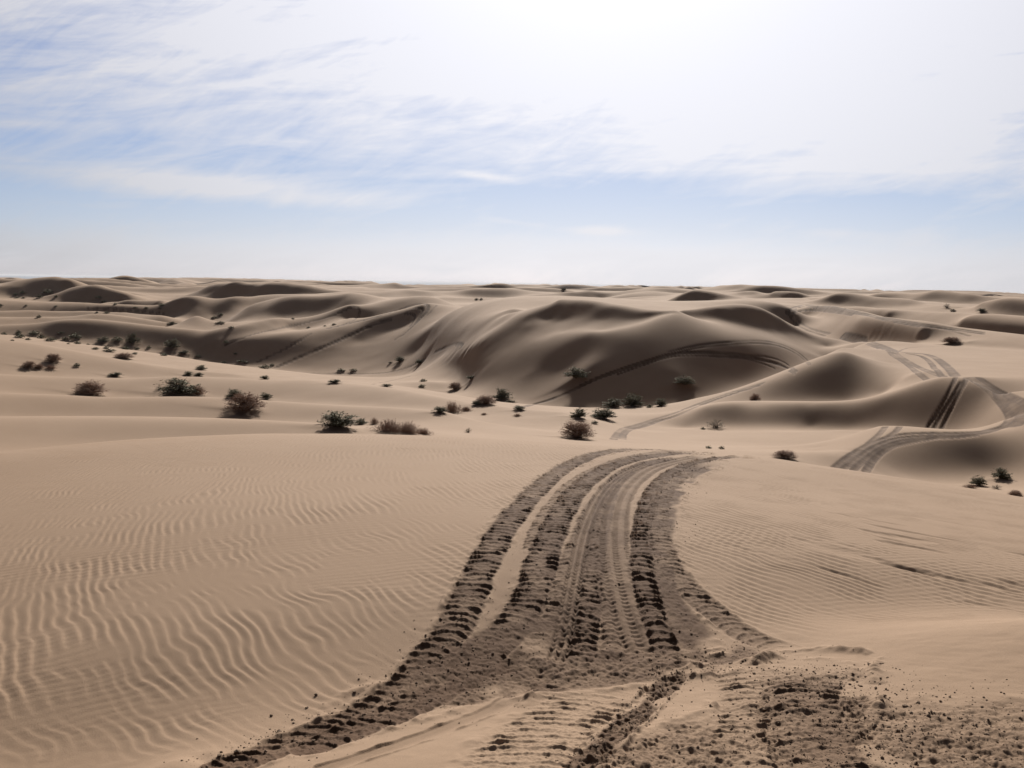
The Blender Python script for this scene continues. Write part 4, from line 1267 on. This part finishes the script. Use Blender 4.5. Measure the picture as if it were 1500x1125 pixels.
class MB:
    def __init__(self):
        self.v, self.f = [], []

    def twig(self, pts, r0, r1, k=3):
        """thin tapered stem through pts"""
        base = len(self.v)
        n = len(pts)
        for i, p in enumerate(pts):
            t = i / (n - 1)
            r = r0 + (r1 - r0) * t
            d = (pts[min(i + 1, n - 1)] - pts[max(i - 1, 0)]).normalized()
            u = d.orthogonal().normalized()
            w_ = d.cross(u)
            for q in range(k):
                a = 2 * math.pi * q / k
                self.v.append(p + (u * math.cos(a) + w_ * math.sin(a)) * r)
        for i in range(n - 1):
            for q in range(k):
                a = base + i * k + q
                b = base + i * k + (q + 1) % k
                self.f.append((a, b, b + k, a + k))

    def leaf(self, p, d, up, l, w_):
        s = d.cross(up)
        if s.length < 1e-4:
            s = d.orthogonal()
        s.normalize()
        b = len(self.v)
        m = p + d * l * 0.5
        self.v += [p, m + s * w_ * .5, p + d * l, m - s * w_ * .5]
        self.f.append((b, b + 1, b + 2, b + 3))

    def build(self, name, mat, parent=None):
        me = bpy.data.meshes.new(name)
        me.from_pydata([tuple(v) for v in self.v], [], self.f)
        me.materials.append(mat)
        o = bpy.data.objects.new(name, me)
        COL.objects.link(o)
        if parent:
            o.parent = parent
        return o


def rnd_dir(rg, zmin, zmax):
    z = rg.uniform(zmin, zmax)
    a = rg.uniform(0, 2 * math.pi)
    s = math.sqrt(max(0, 1 - z * z))
    return Vector((s * math.cos(a), s * math.sin(a), z))


def shrub_meshes(kind, seed):
    """unit shrub: about 1 wide, 1 tall, standing at the origin"""
    rg = random.Random(seed)
    st, fo = MB(), MB()
    if kind == 'leafy':
        clumps = [(rnd_dir(rg, 0.05, 0.95), rg.uniform(0.75, 1.05)) for _ in range(30)]
        for d, L in clumps:
            tip = Vector((d.x * 0.47, d.y * 0.47, 0.06 + d.z * 0.84)) * L
            mid = Vector((tip.x * 0.35, tip.y * 0.35, tip.z * 0.55))
            st.twig([Vector((rg.gauss(0, .03), rg.gauss(0, .03), -0.12)), mid, tip], 0.016, 0.005)
            for _ in range(8):
                q = mid.lerp(tip, rg.uniform(-0.5, 1.0))
                e = q + rnd_dir(rg, -0.3, 0.9) * rg.uniform(0.08, 0.20)
                st.twig([q, q.lerp(e, .5) + Vector((0, 0, .01)), e], 0.006, 0.002)
                for _ in range(16):
                    c = q.lerp(e, rg.uniform(0.25, 1.15)) + Vector((rg.gauss(0, .028), rg.gauss(0, .028), rg.gauss(0, .028)))
                    fo.leaf(c, rnd_dir(rg, -0.3, 0.9), rnd_dir(rg, -1, 1), rg.uniform(.04, .085), rg.uniform(.018, .036))
        for _ in range(26):                                # stray twig ends round the outline
            d = rnd_dir(rg, 0.0, 0.9)
            a = Vector((d.x * .3, d.y * .3, d.z * .6 + .05))
            st.twig([a, a.lerp(Vector((d.x * .56, d.y * .56, d.z * .98 + .05)), rg.uniform(.7, 1.1))], 0.005, 0.0015)
        return st, fo, M_WOOD, M_LEAF
    if kind in ('twiggy', 'sparse'):
        n = 210 if kind == 'twiggy' else 60
        for _ in range(n):
            d = rnd_dir(rg, 0.02, 0.98)
            L = rg.uniform(0.7, 1.05)
            tip = Vector((d.x * 0.52, d.y * 0.52, 0.04 + d.z * 0.92)) * L
            mid = Vector((tip.x * 0.42, tip.y * 0.42, tip.z * 0.60)) + Vector((rg.gauss(0, .02), rg.gauss(0, .02), 0))
            st.twig([Vector((rg.gauss(0, .06), rg.gauss(0, .06), -0.10)), mid, tip], 0.009, 0.003)
            for _ in range(5 if kind == 'twiggy' else 4):
                q = mid.lerp(tip, rg.uniform(0.1, 0.9))
                e = q + (d + rnd_dir(rg, -0.5, 0.8) * 1.1).normalized() * rg.uniform(0.08, 0.20)
                st.twig([q, e], 0.004, 0.0015)
                for _ in range(5 if kind == 'twiggy' else 2):
                    c = q.lerp(e, rg.uniform(0.2, 1.1))
                    fo.leaf(c, rnd_dir(rg, -0.2, 0.9), rnd_dir(rg, -1, 1), rg.uniform(.03, .065), rg.uniform(.010, .022))
        return st, fo, (M_TWIG if kind == 'twiggy' else M_WOOD), (M_DRYLEAF if kind == 'twiggy' else M_LEAF)
    if kind == 'straw':
        for _ in range(330):
            b = Vector((rg.gauss(0, .20), rg.gauss(0, .13), 0))
            hgt = rg.uniform(0.35, 1.0) * math.exp(-(b.x / .42) ** 2)
            lean = Vector((b.x * .35 + rg.gauss(0, .08), b.y * .35 + rg.gauss(0, .08), hgt))
            st.twig([b + Vector((0, 0, -.1)), b + lean * .55, b + lean], 0.005, 0.0015)
            for _ in range(3):
                c = b + lean * rg.uniform(0.5, 1.05)
                fo.leaf(c, (Vector((rg.gauss(0, .4), rg.gauss(0, .4), 1))).normalized(), rnd_dir(rg, -1, 1), rg.uniform(.05, .11), .016)
        return st, fo, M_TWIG, M_STRAW
    # small far shrub: one low leafy mass
    for _ in range(170):
        d = rnd_dir(rg, 0.0, 1.0)
        rr_ = rg.uniform(0.55, 1.0) * (0.85 + 0.25 * math.sin(5 * d.x + seed) * math.cos(4 * d.y))
        c = Vector((d.x * .5 * rr_, d.y * .5 * rr_, d.z * .95 * rr_))
        fo.leaf(c, rnd_dir(rg, -0.3, 0.9), rnd_dir(rg, -1, 1), rg.uniform(.14, .30), rg.uniform(.07, .16))
    for _ in range(12):
        d = rnd_dir(rg, 0.1, 0.9)
        fo.twig([Vector((0, 0, -.15)), Vector((d.x * .5, d.y * .5, d.z * 1.0))], 0.02, 0.006)
    return None, fo, None, M_LEAF


BEHIND = ('grey round bush standing at the crest of the low dune below the peak',)
NAMES = {'leafy': 'leafy_shrub', 'twiggy': 'dry_shrub', 'sparse': 'bare_shrub', 'straw': 'grass_tuft', 'small': 'small_shrub'}
CATS = {'leafy': 'shrub', 'twiggy': 'shrub', 'sparse': 'shrub', 'straw': 'grass tuft', 'small': 'shrub'}
PROTO = {}


def first_of(kind, seed):
    st, fo, ms, mf = shrub_meshes(kind, seed)
    if st is None:
        return fo.build(NAMES[kind], mf)
    root = bpy.data.objects.new(NAMES[kind], None)
    COL.objects.link(root)
    st.build('stems' if kind == 'straw' else 'branches', ms, root)
    fo.build('seed_heads' if kind == 'straw' else 'foliage', mf, root)
    return root


def copy_thing(src):
    c = src.copy()
    COL.objects.link(c)
    for ch in src.children:
        d = ch.copy()
        COL.objects.link(d)
        d.parent = c
    return c


def place_shrub(px, py, w, h, kind, label, group, seed):
    g = ground(px, py, 13.5)
    if g is None:
        print('no ground for', px, py)
        return
    x, y, z, r = g
    if label in BEHIND:                       # stands just over the crest
        i = int(np.searchsorted(RR, r))
        j = int(np.interp(math.atan2(x, y), AA, np.arange(NA)))
        k = i + int(np.argmax(ZB[i:i + 22, j] / RR[i:i + 22]))
        r = RR[k] * 1.012
        x, y, z = r * math.sin(AA[j]), r * math.cos(AA[j]), ZB[k, j]
    if (kind, seed) in PROTO:
        o = copy_thing(PROTO[(kind, seed)])
    else:
        o = PROTO[(kind, seed)] = first_of(kind, seed)
    W_ = w * math.hypot(r, z) / FPX
    H_ = h * math.hypot(r, z) / FPX
    o.location = (x, y, zat(x, y, Z) + EYE - 0.02 * H_)
    o.scale = (W_ * 1.12, min(W_ * 1.12, 2.6 * H_), H_ * 0.98)
    o.rotation_euler = (0, 0, random.uniform(-0.5, 0.5) + (math.pi if random.random() < .5 else 0))
    o['label'] = label
    o['category'] = CATS[kind]
    if group:
        o['group'] = group


random.seed(11)
for i, (px, py, w_, h_, kind, label, grp) in enumerate(SHRUBS):
    nv = {'leafy': 4, 'twiggy': 3, 'sparse': 2, 'straw': 3, 'small': 4}[kind]
    place_shrub(px, py, w_, h_, kind, label, grp, 20 + (i * 7) % nv)


# ------------------------------------------------------------------ clods of damp sand thrown up by the wheels
def build_clods():
    rs = np.random.RandomState(3)
    bm = bmesh.new()
    bmesh.ops.create_icosphere(bm, subdivisions=1, radius=1.0)
    bv = np.array([v.co[:] for v in bm.verts])
    bf = np.array([[v.index for v in f.verts] for f in bm.faces])
    bm.free()
    V_, F_ = [], []
    base = 0

    def put(x, y, s):
        nonlocal base
        z = zat(x, y, Z) + EYE
        d = 1 + rs.uniform(-.32, .32, (len(bv), 1))
        v = bv * d * s * np.array([[rs.uniform(.8, 1.3), rs.uniform(.8, 1.3), rs.uniform(.6, .95)]])
        a = rs.uniform(0, 6.28)
        ca, sa = math.cos(a), math.sin(a)
        v = np.stack([v[:, 0] * ca - v[:, 1] * sa, v[:, 0] * sa + v[:, 1] * ca, v[:, 2]], 1)
        V_.append(v + np.array([[x, y, z + 0.25 * s]]))
        F_.append(bf + base)
        base += len(bv)

    for path, width, dark, depth in CHURNED:
        seg = np.linalg.norm(np.diff(path, axis=0), axis=1)
        cum = np.concatenate([[0], np.cumsum(seg)])
        n = int(cum[-1] * (1000 if depth > 0.03 else 800) * dark * (0.4 + width))
        for _ in range(n):
            t = rs.uniform(0, cum[-1])
            k = min(np.searchsorted(cum, t) - 1, len(seg) - 1)
            k = max(k, 0)
            f = (t - cum[k]) / max(seg[k], 1e-6)
            p = path[k] * (1 - f) + path[k + 1] * f
            d = path[k + 1] - path[k]
            nn = np.array([-d[1], d[0]]) / max(np.linalg.norm(d), 1e-6)
            q = p + nn * rs.normal(0, width * 0.48)
            s = min(0.0015 * math.exp(rs.normal(0, .55)) * (1.45 if depth > 0.03 else 1.0), 0.0095)
            put(q[0], q[1], s)
    # loose crumbs along the outer edges of the tyre tracks
    for pts, n, sg in (([(300, 1118), (420, 1078), (520, 1038), (600, 985), (640, 930)], 500, .09), (T1, 900, .10), (T2, 700, .10),
                       ([(1000, 985), (1080, 975), (1160, 985), (1250, 1010)], 700, .16), ([(1240, 1120), (1300, 1060), (1400, 1070), (1520, 1080)], 1500, .22)):
        cp = [ground(px, py, 2.7, 16) for px, py in catmull(pts, 14)]
        cp = np.array([g[:2] for g in cp if g])
        for _ in range(n):
            p = cp[rs.randint(len(cp))] + rs.normal(0, sg, 2)
            put(p[0], p[1], min(0.0016 * math.exp(rs.normal(0, .6)), 0.009))
    me = bpy.data.meshes.new('sand_clods')
    me.from_pydata(np.concatenate(V_).tolist(), [], np.concatenate(F_).tolist())
    me.materials.append(plain_mat('damp_clod', (0.10, 0.068, 0.047), (0.21, 0.15, 0.105), 40.0, 1.0))
    o = bpy.data.objects.new('sand_clods', me)
    COL.objects.link(o)
    o['kind'] = 'stuff'
    o['label'] = 'dark crumbs and clods of damp sand thrown up beside the tyre tracks'
    o['category'] = 'sand clods'
    print('clods', len(F_))


build_clods()
